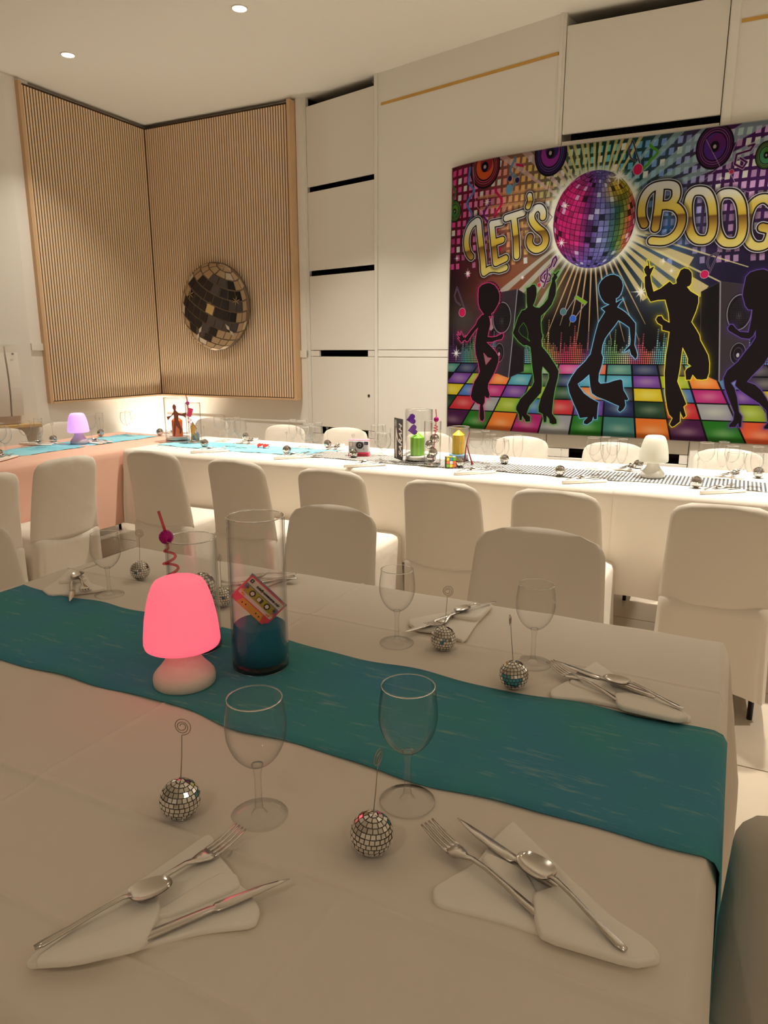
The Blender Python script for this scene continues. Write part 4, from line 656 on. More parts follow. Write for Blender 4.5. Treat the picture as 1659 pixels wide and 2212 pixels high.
# ---------------------------------------------------------------- tables and cloths
TZ = .75
def table(x0, x1, y0, y1, label_, ly=.08, lx=.30):
    e = empty('banquet_table', ((x0+x1)/2, (y0+y1)/2, 0), 0, label_, 'table')
    hx, hy = (x1-x0)/2-.006, (y1-y0)/2-.006
    MB().box(-hx, hx, -hy, hy, TZ-.044, TZ-.014).build('tabletop', M['top'], e)
    for sx in (-1, 1):
        for sy in (-1, 1): MB().lathe([(.016, 0), (.016, TZ-.044)], 10, cx=sx*(hx-lx), cy=sy*(hy-ly), cap0=True).build('leg', M['leg'], e)
    return e
def cloth(name, x0, x1, y0, y1, hang, m, creases=(), z=TZ, cell=.03, seed=0, amp=.012, rows=16, tilt=None):
    """hang = drop on each side (x0, x1, y0, y1)"""
    rng = random.Random(seed); ph = [rng.uniform(0, 6) for _ in range(8)]
    def axis(a, b, ha, hb, ax):
        ts = [-ha*(1-k/rows) for k in range(rows)] if ha else []
        n = max(4, int((b-a)/cell)); mid = sorted(set([a+(b-a)*k/n for k in range(n+1)]+[round(c[1]+o, 5) for c in creases if c[0] == ax for o in (-.012, -.009, -.0065, -.0045, -.003, -.0015, 0, .0015, .003, .0045, .0065, .009, .012)])); ts = [('l', t) for t in ts]+[('m', t) for t in mid]+([('r', hb*(k+1)/rows) for k in range(rows)] if hb else [])
        return ts
    X_ = axis(x0, x1, hang[0], hang[1], 'x'); Y_ = axis(y0, y1, hang[2], hang[3], 'y'); bv = .013
    def pos(i, j):
        kx, tx = X_[i]; ky, ty = Y_[j]
        du = -tx if kx == 'l' else (tx if kx == 'r' else 0); dv = -ty if ky == 'l' else (ty if ky == 'r' else 0)
        ex = x0 if kx == 'l' else (x1 if kx == 'r' else tx); ey = y0 if ky == 'l' else (y1 if ky == 'r' else ty)
        d = max(du, dv)
        if d == 0:
            zz = z+.0008*math.sin(tx*31+ph[0])*math.sin(ty*27+ph[1])
            for ax, c, h_, w_, s_ in creases:
                q = (ty if ax == 'y' else tx)-c; zz += h_*math.exp(-(q/w_)**2)+s_*max(-1, min(1, q/.02))*math.exp(-abs(q)/.09)
            return (tx, ty, zz)
        nx = (-1 if kx == 'l' else (1 if kx == 'r' else 0))*du; ny = (-1 if ky == 'l' else (1 if ky == 'r' else 0))*dv; l = math.hypot(nx, ny); nx /= l; ny /= l
        per = (tx if ky in 'lr' and kx == 'm' else 0)+(ty if kx in 'lr' and ky == 'm' else 0)+(math.atan2(dv, du)*.35 if du and dv else 0)
        if d < bv*1.57: a = d/bv; o = bv*math.sin(a); zz = z-bv*(1-math.cos(a))
        else:
            dd = d-bv*1.57; o = bv+dd*.03; zz = z-bv-dd
            fold = amp*min(1, dd/.3)*(math.sin(per*13+ph[3])+.6*math.sin(per*29+ph[4]+dd*2)+.3*math.sin(per*7+ph[5]))
            if du and dv: fold += amp*2.2*min(1, dd/.3)*(math.sin(math.atan2(dv, du)*6)+.3)
            o += max(fold, -dd*.03)+amp*.6*min(1, dd/.3)
        return (ex+nx*o, ey+ny*o, zz)
    b = MB(); nx_, ny_ = len(X_), len(Y_)
    b.add([pos(i, j) for j in range(ny_) for i in range(nx_)], [(j*nx_+i, j*nx_+i+1, (j+1)*nx_+i+1, (j+1)*nx_+i) for j in range(ny_-1) for i in range(nx_-1)], True)
    o = b.build(name, m); return o
NX0, NX1, NY0, NY1 = -1.56, .015, .315, 1.480
table(NX0, NX1, NY0, NY1, 'near banquet table hidden under a white cloth, foreground')
o = cloth('tablecloth', NX0, NX1, NY0, NY1, (.35, .62, .35, .30), M['dimmed_cloth'], [('y', 1.24, .0030, .0035, -.0035), ('y', .556, .0034, .005, .0045), ('y', .395, .0034, .004, .0040), ('x', -.80, .0022, .004, .0), ('x', -.33, .0010, .006, 0)], seed=2, cell=.010, amp=.008)
tag(o, 'white cloth, dimmed in colour, with fold creases on the near table', 'tablecloth')
BX0, BX1, BY0, BY1 = -3.22, 1.9, 3.05, 3.765
table(BX0, -.45, BY0, BY1-.004, 'long banquet table under a bright white cloth, left half of the back row', .30, 1.0)
table(-.44, BX1, BY0, BY1-.004, 'second banquet table of the back row, under the white lamp end', .30, .75)
o = cloth('tablecloth', BX0-.02, -.432, BY0, BY1, (.12, 0, .45, .14), M['cloth'], [('x', -2.0, .002, .01, 0), ('x', -1.2, .0008, .01, 0), ('y', 3.4, .001, .015, 0)], z=TZ+.002, seed=5, cell=.045, amp=.006)
tag(o, 'brightly lit white cloth on the back table, from pink table to the white lamp', 'tablecloth')
o = cloth('tablecloth', -.442, BX1, BY0-.004, BY1+.003, (.0, .3, .46, .14), M['cloth'], [('x', .5, .0008, .01, 0), ('y', 3.4, .001, .015, 0)], z=TZ+.004, seed=8, cell=.045, amp=.007)
tag(o, 'brightly lit white cloth on the back table, right of the white lamp', 'tablecloth')
PX0, PX1, PY0, PY1 = -4.0, -3.275, 1.2, 3.73
table(PX0, PX1-.02, PY0, PY1, 'banquet table under pink cloth along the left wall', .9, .30)
o = cloth('tablecloth', PX0, PX1-.012, PY0, PY1, (.14, .45, .35, .12), M['pink_cloth'], [('x', -3.6, .001, .015, 0), ('y', 2.6, .002, .012, 0), ('y', 3.05, .003, .03, 0)], z=TZ-.0, seed=11, cell=.045, amp=.010)
tag(o, 'salmon pink cloth on the table by the left wall', 'tablecloth')
# runners
def runner(name, axis, a0, a1, c0, c1, m, z, lab, hang=0, wob=.006, seed=0, rag=.004, crink=.0):
    rng = random.Random(seed); ph = [rng.uniform(0, 6) for _ in range(6)]; n = int((a1-a0)/.012); nw = 10; nh = 26 if hang else 0
    def pos(i, j):
        t = j/nw
        if i <= n: s = a0+(a1-a0)*i/n; zz = z; ds = 0
        else: ds = hang*(i-n)/nh; s = a1; zz = z
        w_ = wob*(math.sin(s*7+ph[0])+.5*math.sin(s*17+ph[1])); e = rag*(math.sin(s*40+ph[2])*.5+math.sin(s*23+ph[3]+t*9))*(1 if t in (0, 1) else 0)
        c = c0+(c1-c0)*t+w_*(1-2*t if False else 1)+e*(1 if t == 1 else -1)
        zz += crink*(math.sin(s*90+t*13+ph[4])*math.sin(t*21+s*33)+.5*math.sin(s*160+t*31)) + .0006*math.sin(s*30+t*8)
        if ds:
            b_ = .020
            if ds < b_*1.57: s += b_*math.sin(ds/b_); zz -= b_*(1-math.cos(ds/b_))
            else: dd = ds-b_*1.57; s += b_+.035*dd+.006*math.sin(t*7+ph[1])*min(1, dd/.2); zz -= b_+dd; c += (.02*dd)
        return (s, c, zz) if axis == 'x' else (c, s, zz)
    b = MB(); N_ = n+nh+1
    fs = [(i*(nw+1)+j, i*(nw+1)+j+1, (i+1)*(nw+1)+j+1, (i+1)*(nw+1)+j) for i in range(N_-1) for j in range(nw)]
    b.add([pos(i, j) for i in range(N_) for j in range(nw+1)], fs if axis == 'y' else [f[::-1] for f in fs], True)
    o = b.build(name, m); sd = o.modifiers.new('t', 'SOLIDIFY'); sd.thickness = .0012; sd.offset = -1 if axis == 'y' else -1
    return tag(o, lab, 'table runner')
runner('table_runner', 'x', -1.54, .012, .782, 1.088, M['teal_runner'], .7542, 'wide teal fleece runner along the near table, draped over its end', hang=.36, seed=3)
runner('table_runner', 'y', 1.4, 3.62, -3.835, -3.54, M['sky_runner'], .7535, 'crinkled sky blue runner on the pink-clothed table', seed=4, crink=.0016)
runner('table_runner', 'x', -3.20, -2.06, 3.255, 3.53, M['sky_runner'], .7555, 'crinkled sky blue runner on the white back table under the red glasses', seed=6, crink=.0016, wob=.010)
runner('table_runner', 'x', -2.12, 1.8, 3.245, 3.485, M['stripes'], .7568, 'silver sequin striped runner along the white back table', seed=9, crink=.0005, wob=.010)

# ---------------------------------------------------------------- chairs
def make_chair():
    e = empty('banquet_chair')
    b = MB(); n, m_ = 26, 22; Wd, r_, H0, H1 = .186, .062, .425, .800
    def bp(u, v, side):
        t = v; s = -1+2*u; z_ = H0+(H1-H0)*t; w0 = .190-.022*t
        rz = r_; q = max(0, (z_-(H1-rz))/rz); w_ = w0-r_+r_*math.sqrt(max(0, 1-q*q)) if q > 0 else w0
        x = s*w_; yc = -.195-.055*t-.03*(t-.5)**2+.035*s*s*(1-.3*t)+.0020*math.sin(26*(t*.8+s*.35))*max(0, t-.35)*(1-s*s)+.0015*math.sin(40*t+3*s)*max(0, .2-t)*5
        ed = math.sqrt(max(0, 1-abs(s)**8))*math.sqrt(max(0, 1-t**14)); th = .016*ed+.0005
        return (x, yc+side*th, z_+.007*(1-s*s)*t*t)
    vf = [bp(i/n, j/m_, 1) for j in range(m_+1) for i in range(n+1)]; vb = [bp(i/n, j/m_, -1) for j in range(m_+1) for i in range(n+1)]
    o_ = (n+1)*(m_+1); fs = []
    for j in range(m_):
        for i in range(n): a = j*(n+1)+i; fs += [(a+1, a, a+n+1, a+n+2), (o_+a, o_+a+1, o_+a+n+2, o_+a+n+1)]
    for j in range(m_): a = j*(n+1); fs += [(a, o_+a, o_+a+n+1, a+n+1)]; a += n; fs += [(o_+a, a, a+n+1, o_+a+n+1)]
    for i in range(n): a = m_*(n+1)+i; fs += [(a+1, a, o_+a, o_+a+1)]; a = i; fs += [(a, a+1, o_+a+1, o_+a)]
    b.add(vf+vb, fs, True); b.build('backrest', M['cover'], e)
    # seat cover with skirt: rounded-rectangle rings falling from the seat top
    def ring(hx, y0, y1, r, z, k=44, fold=0, arch=0):
        o = []; per = []
        for cx, cy, a0 in ((hx-r, y1-r, 0), (-hx+r, y1-r, 90), (-hx+r, y0+r, 180), (hx-r, y0+r, 270)):
            for q in range(k//4): a = R(a0+90*q/(k//4-1)); per.append((cx+r*math.cos(a), cy+r*math.sin(a), a))
        for idx, (x, y, a) in enumerate(per):
            f = fold*math.sin(a*8+1.3); zz = z+arch*max(0, math.cos(2*a))**.5*0
            o.append((x+math.cos(a)*f, y+math.sin(a)*f, zz))
        return o
    rings = [ring(.10, -.10, .10, .05, .452), ring(.155, -.16, .135, .05, .452), ring(.180, -.195, .160, .05, .442), ring(.187, -.214, .167, .05, .425), ring(.189, -.212, .168, .05, .39), ring(.190, -.205, .170, .045, .30, fold=.002), ring(.193, -.205, .173, .04, .18, fold=.004), ring(.196, -.208, .176, .035, .07, fold=.005)]
    # subdivide straight runs so the hem can arch between the feet
    def dens(rg):
        o = []
        for i in range(len(rg)):
            a, c = Vector(rg[i]), Vector(rg[(i+1) % len(rg)]); o.append(a)
            if (c-a).length > .06:
                for q in range(1, 8): o.append(a.lerp(c, q/8))
        return o
    L_ = max(len(dens(r)) for r in rings); D_ = [dens(r) for r in rings]; D_ = [d for d in D_ if len(d) == L_]
    for v in D_[-1]:
        cx = 1-min(1, abs(v.x)/.2)**2 if abs(abs(v.y-.01)-.21) < .03 else 1-min(1, abs(v.y-.01)/.2)**2
        v.z += .045*max(0, cx)
    b = MB(); b.add([p for d in D_ for p in d], [(i*L_+j, i*L_+(j+1) % L_, (i+1)*L_+(j+1) % L_, (i+1)*L_+j) for i in range(len(D_)-1) for j in range(L_)][::1], True)
    b.f = [f[::-1] for f in b.f]; b.add([D_[0][k] for k in range(L_)], [tuple(range(L_))]); b.build('seat_cover', M['cover'], e)
    for sx in (-1, 1):
        for y in (-.17, .14): MB().lathe([(.010, 0), (.012, .41)], 8, cx=sx*.158, cy=y, cap0=True).build('leg', M['leg'], e)
    return e
ch0 = make_chair(); remember(ch0); first = [ch0]
def chair(x, y, rz, label_, group):
    c = first.pop() if first else copy_tree(ch0)
    c.location = (x, y, 0); c.rotation_euler = (0, 0, rz); tag(c, label_, 'chair', group); return c
gF, gW, gP, gN = 'chairs on the near side of the long table', 'chairs along the back wall', 'chairs at the pink table', 'chairs around the near table'
def row(lst, g, base=0):
    for x, y, rz, sc_, lab in lst: c = chair(x+(.03 if g == gP and x > -3.5 else 0), y-(.02 if g == gF else 0), rz, lab, g); c.scale = (1.12 if 'right wine glass' in lab else 1, 1, sc_)
row([(-2.63, 2.88, .05, 1.035, 'cloth-covered chair seen from behind, nearest the pink table corner'), (-2.10, 2.885, -.02, 1.02, 'cloth-covered chair seen from behind through the sand vase, second from pink table'), (-1.595, 2.895, .02, 1.01, 'cloth-covered chair seen from behind, facing the toy camera on the back table'), (-1.055, 2.886, -.03, 1, 'cloth-covered chair seen from behind, facing the yellow candle'), (-.599, 2.90, .0, 1, 'cloth-covered chair seen from behind, between yellow candle and white lamp'), (-.025, 2.90, .04, 1, 'large cloth-covered chair seen from behind, rightmost, near the white lamp')], gF)
row([(-3.715, 4.16, 3.1, 1, 'white covered chair by the wall behind the orange candle vases'), (-2.884, 3.97, 3.14, 1, 'white covered chair by the wall behind the red heart glasses'), (-2.401, 4.0, 3.17, 1, 'white covered chair by the wall behind the toy camera'), (-1.79, 4.0, 3.12, 1, 'white covered chair by the wall behind the tall straw vase'), (-1.189, 4.04, 3.14, 1, 'white covered chair with creased back, under the left part of the banner'), (-.625, 3.98, 3.16, 1, 'white covered chair by the wall just left of the white lamp'), (-.035, 3.96, 3.14, 1, 'white covered chair by the wall right of the white lamp')], gW)
row([(-3.10, 2.32, R(90)-.05, 1.03, 'covered chair seen from behind against the pink cloth'), (-3.12, 1.90, R(90), 1, 'covered chair cut by the left edge beside the pink cloth'), (-4.27, 3.62, R(-90), 1, 'white covered chair by the left wall behind the purple lamp'), (-4.21, 3.13, R(-90)+.03, 1, 'white covered chair by the left wall below the radiator')], gP)
row([(-1.194, 1.773, 3.14, 1, 'covered chair facing the near table, behind the tall sand vase'), (-.489, 1.766, 3.14, 1, 'covered chair facing the near table, behind the right wine glass'), (-1.765, 1.235, R(-90)+.05, 1, 'covered chair left of the near table, cut by the left edge'), (.240, 1.06, -.12, 1, 'covered chair beside the right end of the near table')], gN)

# ---------------------------------------------------------------- glassware
def make_glass(kind):
    e = empty({'W': 'wine_glass', 'S': 'small_wine_glass', 'F': 'champagne_flute'}[kind])
    if kind == 'W': H, st, bowl, fr = .158, .068, [(.0045, .068), (.016, .074), (.027, .086), (.034, .102), (.0365, .118), (.0355, .135), (.0325, .158)], .035
    elif kind == 'S': H, st, bowl, fr = .142, .064, [(.004, .064), (.014, .069), (.024, .079), (.030, .093), (.032, .107), (.031, .122), (.0285, .142)], .032
    else: H, st, bowl, fr = .170, .058, [(.0045, .058), (.013, .067), (.020, .082), (.0235, .100), (.0245, .120), (.0240, .145), (.0225, .170)], .030
    n = 28
    def smooth(pr):
        o = []
        for i in range(len(pr)-1):
            a, b_ = pr[max(i-1, 0)], pr[i]; c, d = pr[i+1], pr[min(i+2, len(pr)-1)]
            for q in range(3):
                t = q/3; o.append(tuple(.5*((2*b_[k])+(-a[k]+c[k])*t+(2*a[k]-5*b_[k]+4*c[k]-d[k])*t*t+(-a[k]+3*b_[k]-3*c[k]+d[k])*t**3) for k in (0, 1)))
        return o+[pr[-1]]
    B = smooth(bowl); MB().lathe(B, n).build('bowl', M['glass'], e)
    MB().lathe([(bowl[-1][0]-.0007, H-.0008), (bowl[-1][0]+.0005, H-.0010), (bowl[-1][0]+.0006, H), (bowl[-1][0]-.0006, H+.0004), (bowl[-1][0]-.0007, H-.0008)], n).build('rim', M['gsolid'], e)
    MB().lathe([(.010, .0035), (.0055, .010), (.0042, .020), (.0042, st-.014), (.0055, st-.004), (.0075, st+.0025), (.0001, st+.0045)], 16).build('stem', M['stem'], e)
    MB().lathe([(.010, .0035), (fr*.6, .0026), (fr, .0010), (fr+.0002, .0004), (fr*.97, .0002)], n).build('foot', M['glass'], e)
    return e, H
GL = {}; used = {}
for k in 'WSF': e, H = make_glass(k); remember(e); GL[k] = (e, H); used[k] = False
def glass(kind, x, y, h, label_, group, z=TZ+.002):
    e, H = GL[kind]; c = e if not used[kind] else copy_tree(e); used[kind] = True
    s = max(.9, min(1.12, h/H)); c.location = (x, y, z); c.scale = (s, s, s); c.rotation_euler = (0, 0, x*7); tag(c, label_, 'glass', group)
for x, y, h, lab in [(-1.297, 1.137, .150, 'wine glass at the far left of the near table, beside star-folded napkin'), (-.564, 1.185, .152, 'wine glass on the near table just right of the sand vase'), (-.298, 1.211, .154, 'wine glass furthest right on the near table, behind a mirror-ball holder'), (-.485, .624, .160, 'big near wine glass between pink lamp and front fork'), (-.333, .733, .161, 'big near wine glass standing right on the edge of teal runner')]: glass('W', x, y, h, lab, 'wine glasses on the near table')
CL = {
 'at the far left of the pink table': [('W', -3.646, 2.542, .177), ('W', -3.575, 2.523, .16)],
 'left of the purple lamp on the pink table': [('W', -3.849, 2.856, .154), ('S', -3.83, 2.925, .143), ('F', -3.737, 2.864, .174)],
 'right behind the purple lamp': [('S', -3.83, 3.24, .150), ('W', -3.77, 3.275, .159), ('F', -3.70, 3.290, .174)],
 'in front of the glowing corner': [('W', -3.771, 3.575, .156), ('F', -3.70, 3.535, .169), ('S', -3.69, 3.620, .143)],
 'right of the dancer vase': [('W', -2.945, 3.559, .164), ('S', -2.965, 3.640, .140), ('S', -2.728, 3.392, .155), ('F', -2.787, 3.534, .164), ('W', -2.634, 3.369, .159)],
 'left of the toy camera': [('F', -2.346, 3.493, .17), ('W', -2.337, 3.575, .158), ('S', -2.183, 3.376, .144), ('S', -2.243, 3.519, .147), ('W', -2.059, 3.285, .163), ('F', -2.115, 3.404, .17)],
 'between toy camera and name card': [('W', -1.805, 3.523, .16), ('F', -1.748, 3.465, .169), ('S', -1.660, 3.285, .146), ('S', -1.690, 3.523, .148), ('W', -1.60, 3.20, .157)],
 'right of the yellow candle': [('W', -1.202, 3.464, .158), ('F', -1.140, 3.430, .169), ('S', -1.146, 3.538, .14), ('S', -1.048, 3.350, .144), ('W', -.995, 3.240, .151), ('F', -.935, 3.300, .169)],
 'left of the white lamp': [('W', -.621, 3.508, .154), ('S', -.575, 3.343, .14), ('F', -.556, 3.465, .165), ('S', -.537, 3.571, .139), ('W', -.505, 3.260, .152), ('F', -.465, 3.356, .171)],
 'right of the white lamp': [('W', -.121, 3.512, .157), ('F', -.050, 3.459, .17), ('S', -.015, 3.578, .141), ('W', -.0, 3.262, .151), ('W', .070, 3.232, .152), ('F', .082, 3.334, .171)]}
ORD = {1: ['only'], 2: ['left', 'right'], 3: ['left', 'middle', 'right']}
KN = {'W': 'wine glass', 'S': 'small wine glass', 'F': 'tall champagne flute'}
for place, gs in CL.items():
    for kind in 'WSF':
        g = sorted([q for q in gs if q[0] == kind], key=lambda q: q[1]*.894+q[2]*.447)
        for i, (k_, x, y, h) in enumerate(g):
            pre = '' if len(g) == 1 else ORD[len(g)][i]+' '
            onp = '' if 'pink' in place or 'purple' in place or 'corner' in place else ' on the back table'
            glass(kind, x, y, h, f'{pre}{KN[kind]} {place}{onp}', 'glasses '+place, TZ+.0065 if -3.2 < x else TZ+.004)

# ---------------------------------------------------------------- mirror-ball place-card holders
def ball_mesh(r, name, m, rows=13, seed=1, jit=.05, gap=.08):
    rng = random.Random(seed); b = MB()
    for j in range(rows):
        l0, l1 = -math.pi/2+math.pi*j/rows, -math.pi/2+math.pi*(j+1)/rows; nc = max(4, int(2*rows*math.cos((l0+l1)/2)))
        for i in range(nc):
            o0_, o1_ = 2*math.pi*(i+rng.uniform(-.02, .02))/nc, 2*math.pi*(i+1)/nc; g = gap*(o1_-o0_); h = gap*(l1-l0)
            q = [Vector((math.cos(a)*math.cos(o), math.cos(a)*math.sin(o), math.sin(a))) for o, a in ((o0_+g, l0+h), (o1_-g, l0+h), (o1_-g, l1-h), (o0_+g, l1-h))]
            c = sum(q, Vector())/4; nrm = c.normalized(); t1 = nrm.orthogonal().normalized(); t2 = nrm.cross(t1); ta_, tb = rng.gauss(0, jit), rng.gauss(0, jit)
            tp = [p*r+nrm*r*(.02+(p-c).dot(t1)*ta_+(p-c).dot(t2)*tb) for p in q]; bs = [p*r*.96 for p in q]
            b.add(tp+bs, [(0, 1, 2, 3), (0, 4, 5, 1), (1, 5, 6, 2), (2, 6, 7, 3), (3, 7, 4, 0)])
    return b.mesh(name, m)
def make_holder():
    e = empty('place_card_holder'); r = .024
    MB().sphere((0, 0, r), r*.955, 24, 14).build('ball', M['core'], e)
    t = inst('mirror_tiles', ball_mesh(r, 'mirror_tiles', M['mirror']), e, (0, 0, r)); tag(t, kind='stuff')
    w = [(0, 0, .045), (.0006, 0, .080), (.0, 0, .108)]
    for k in range(46):
        a = -math.pi/2+k*.38; q = .011*(1-k/60); w.append((q*math.cos(a), .0008*math.sin(k*.2), .120+q*math.sin(a)))
    MB().tube(w, .00055, 5).build('wire_clip', M['wire'], e)
    return e
h0 = make_holder(); remember(h0); hu = []
def holder(x, y, z, rz, lean, label_, group, s=1):
    c = h0 if not hu else copy_tree(h0); hu.append(1); c.location = (x, y, z); c.rotation_euler = (lean[0], lean[1], rz); c.scale = (s, s, s); tag(c, label_, 'place card holder', group)
gb = 'mirror-ball card holders on the near table'
holder(-1.321, 1.258, TZ+.001, .6, (0, .05), 'mirror-ball card holder between the far-left wine glass and the straw vase', gb)
holder(-1.005, 1.192, TZ+.001, 1.9, (0, 0), 'mirror-ball card holder half hidden between pink lamp and sand vase', gb, .96)
holder(-.471, 1.194, TZ+.001, .5, (0, .07), 'mirror-ball card holder beside the crossed napkin set, behind teal runner', gb)
holder(-.300, 1.102, TZ+.001, 1.75, (-.10, .0), 'mirror-ball card holder in front of the furthest right wine glass', gb, 1.02)
holder(-.574, .580, TZ+.001, .35, (0, .09), 'mirror-ball card holder at front left, below the pink lamp', gb, 1.03)
holder(-.333, .630, TZ+.001, 1.55, (.09, .0), 'mirror-ball card holder at front centre, beside the fork', gb, 1.03)
gb = 'mirror-ball card holders on the back tables'
for i, (x, y, lab) in enumerate([(-3.563, 2.470, 'at the far left of pink table, in front of the glasses'), (-3.855, 3.051, 'with upright wire, just left of purple lamp'), (-3.87, 3.440, 'just right of the purple lamp glasses'), (-3.55, 3.66, 'below the bright glowing corner'), (-2.851, 3.300, 'in front of the straw vase near the orange candle'), (-2.843, 3.69, 'behind the glasses, between dancer vase and red glasses'), (-2.244, 3.275, 'with upright wire, right of the red glasses'), (-2.175, 3.600, 'behind the glasses left of the toy camera'), (-1.847, 3.325, 'in front of the toy camera'), (-1.217, 3.275, 'beside the puzzle cube'), (-1.05, 3.470, 'behind the glasses right of the yellow candle'), (-.716, 3.245, 'standing alone on the striped runner with round wire'), (-.416, 3.590, 'behind, just left of the white lamp'), (-.137, 3.210, 'in front, between white lamp and right-hand glasses'), (.101, 3.600, 'furthest right, behind the right-hand glasses')]):
    holder(x, y, TZ+(.0065 if x > -3.2 else .004), i*1.3, (0, 0), 'small mirror-ball card holder '+lab, gb)

# ---------------------------------------------------------------- napkins and cutlery
def puff(b, pts, z0, z1):
    n = len(pts); a = sum(pts[i][0]*pts[(i+1) % n][1]-pts[(i+1) % n][0]*pts[i][1] for i in range(n))
    if a < 0: pts = pts[::-1]
    q = []
    for i in range(n):
        p0, p1, p2 = pts[i-1], pts[i], pts[(i+1) % n]
        q += [(p1[0]*.85+p0[0]*.15, p1[1]*.85+p0[1]*.15), (p1[0]*.85+p2[0]*.15, p1[1]*.85+p2[1]*.15)]
    b.prism(q, z0, z1)
def soften(o, w=.0035):
    m = bevel(o, w, 4, 50); o.data.polygons.foreach_set('use_smooth', [True]*len(o.data.polygons)); return o
def strip(b, secs):      # (x, z, half width, half thickness, y offset)
    v = []; f = []
    for x, z, w, t, y in secs: v += [(x, y-w, z-t*.6), (x, y+w, z-t*.6), (x, y+w*.8, z+t), (x, y-w*.8, z+t)]
    for i in range(len(secs)-1):
        for k in range(4): a = i*4+k; c = i*4+(k+1) % 4; f.append((a, a+4, c+4, c))
    f += [(0, 1, 2, 3), tuple((len(secs)-1)*4+k for k in (3, 2, 1, 0))]; b.add(v, f, True)
def cutlery(kind):
    b = MB()
    if kind == 'fork':
        zc = lambda x: .010-.0125*math.sin(min(1, x/.062)*math.pi*.62)+(.006 if x > .07 else .006*x/.07)
        for k in range(4):
            y0 = (k-1.5)*.0062; strip(b, [(x, zc(x), .0012+.0007*min(1, x/.03), .0008, y0*(.95+.0*x)) for x in (0, .012, .024, .036, .046)])
        strip(b, [(.044, zc(.044), .0112, .0009, 0), (.052, zc(.052), .0112, .0010, 0), (.060, zc(.060), .0085, .0012, 0), (.068, zc(.066), .0045, .0016, 0), (.078, .0075, .0028, .0018, 0), (.10, .0085, .0026, .0018, 0), (.13, .0065, .0034, .0015, 0), (.165, .003, .0052, .0012, 0), (.188, .0018, .0058, .0011, 0), (.192, .0018, .0040, .0008, 0)])
    elif kind == 'spoon':
        nu, nv = 12, 10; v = []; 
        def sp(u, w, off_): t = u*math.pi; x = .023-.023*math.cos(t); hw = .0155*math.sin(t)**.75*(1-.12*math.cos(t)); y = (2*w-1)*hw; d = (1-(2*w-1)**2)*math.sin(t)**.8; return (x, y, .009-.0075*d+off_+.0025*(x/.046))
        b.grid(nu, nv, lambda u, w: sp(u, w, .0008)); b.grid(nu, nv, lambda u, w: sp(u, w, -.0004))
        strip(b, [(.043, .0115, .0036, .0010, 0), (.052, .0135, .0024, .0016, 0), (.075, .011, .0022, .0016, 0), (.105, .006, .0030, .0014, 0), (.130, .003, .0045, .0012, 0), (.138, .0028, .0030, .0009, 0)])
    else:
        strip(b, [(0, .003, .0006, .0004, .004), (.015, .003, .0035, .0006, .0025), (.04, .003, .0065, .0008, .0008), (.075, .003, .0080, .0009, 0), (.092, .003, .0078, .0010, 0), (.096, .0032, .0040, .0018, .001), (.10, .0035, .0045, .0024, .001), (.14, .0035, .0055, .0026, .001), (.185, .0035, .0065, .0026, .001), (.196, .0035, .0050, .0020, .001)])
    return b.mesh(kind, M['steel'])
CU = {k: cutlery(k) for k in ('fork', 'spoon', 'knife')}; CN = {'fork': 'fork', 'spoon': 'teaspoon', 'knife': 'table_knife'}
def put_cutlery(kind, p, q, z0, z1, label_, group, sc=1):
    d = math.dist(p, q); o = inst(CN[kind], CU[kind], None, (p[0], p[1], z0), (0, -math.atan2(z1-z0, max(d, .05)), math.atan2(q[1]-p[1], q[0]-p[0])), (sc, sc, sc)); return tag(o, label_, 'cutlery', group)
NPL = {'A': 'far left of near table, behind the runner', 'B': 'half hidden behind the sand vase', 'C': 'beside the mirror ball behind the teal runner', 'D': 'on the right, behind the teal runner', 'E': 'at front left', 'F': 'at front right corner'}
for k, layers in NAPS.items():
    b = MB(); zz = [(TZ+.001, TZ+.009), (TZ+.006, TZ+.0135), (TZ+.008, TZ+.0180)]
    if len(layers) == 2: zz = [zz[0], zz[2]]
    for pts, (a, c) in zip(layers, zz): puff(b, pts, a, c)
    o = soften(b.build('folded_napkin', M['napkin'])); tag(o, 'white paper napkin folded to a pointed pocket, '+NPL[k], 'napkin', 'folded napkins on the near table')
for k, its in CUT.items():
    for kind, p, q in its:
        if kind == 'spoon': z0, z1 = TZ+.0175, TZ+.0182; sc = max(.85, min(1.05, math.dist(p, q)/.138)) if k not in 'A' else .9
        elif kind == 'fork': z0, z1 = TZ+.0125, TZ+.0115; sc = .97
        else: z0, z1 = TZ+.0118, TZ+.0110; sc = .97 if k in 'CDF' else .86
        if k == 'A' and kind == 'spoon': q = (p[0]-.02, p[1]+.05)
        put_cutlery(kind, p, q, z0, z1, f'steel {"teaspoon" if kind == "spoon" else kind} in the napkin '+NPL[k], 'cutlery on the near table', sc)
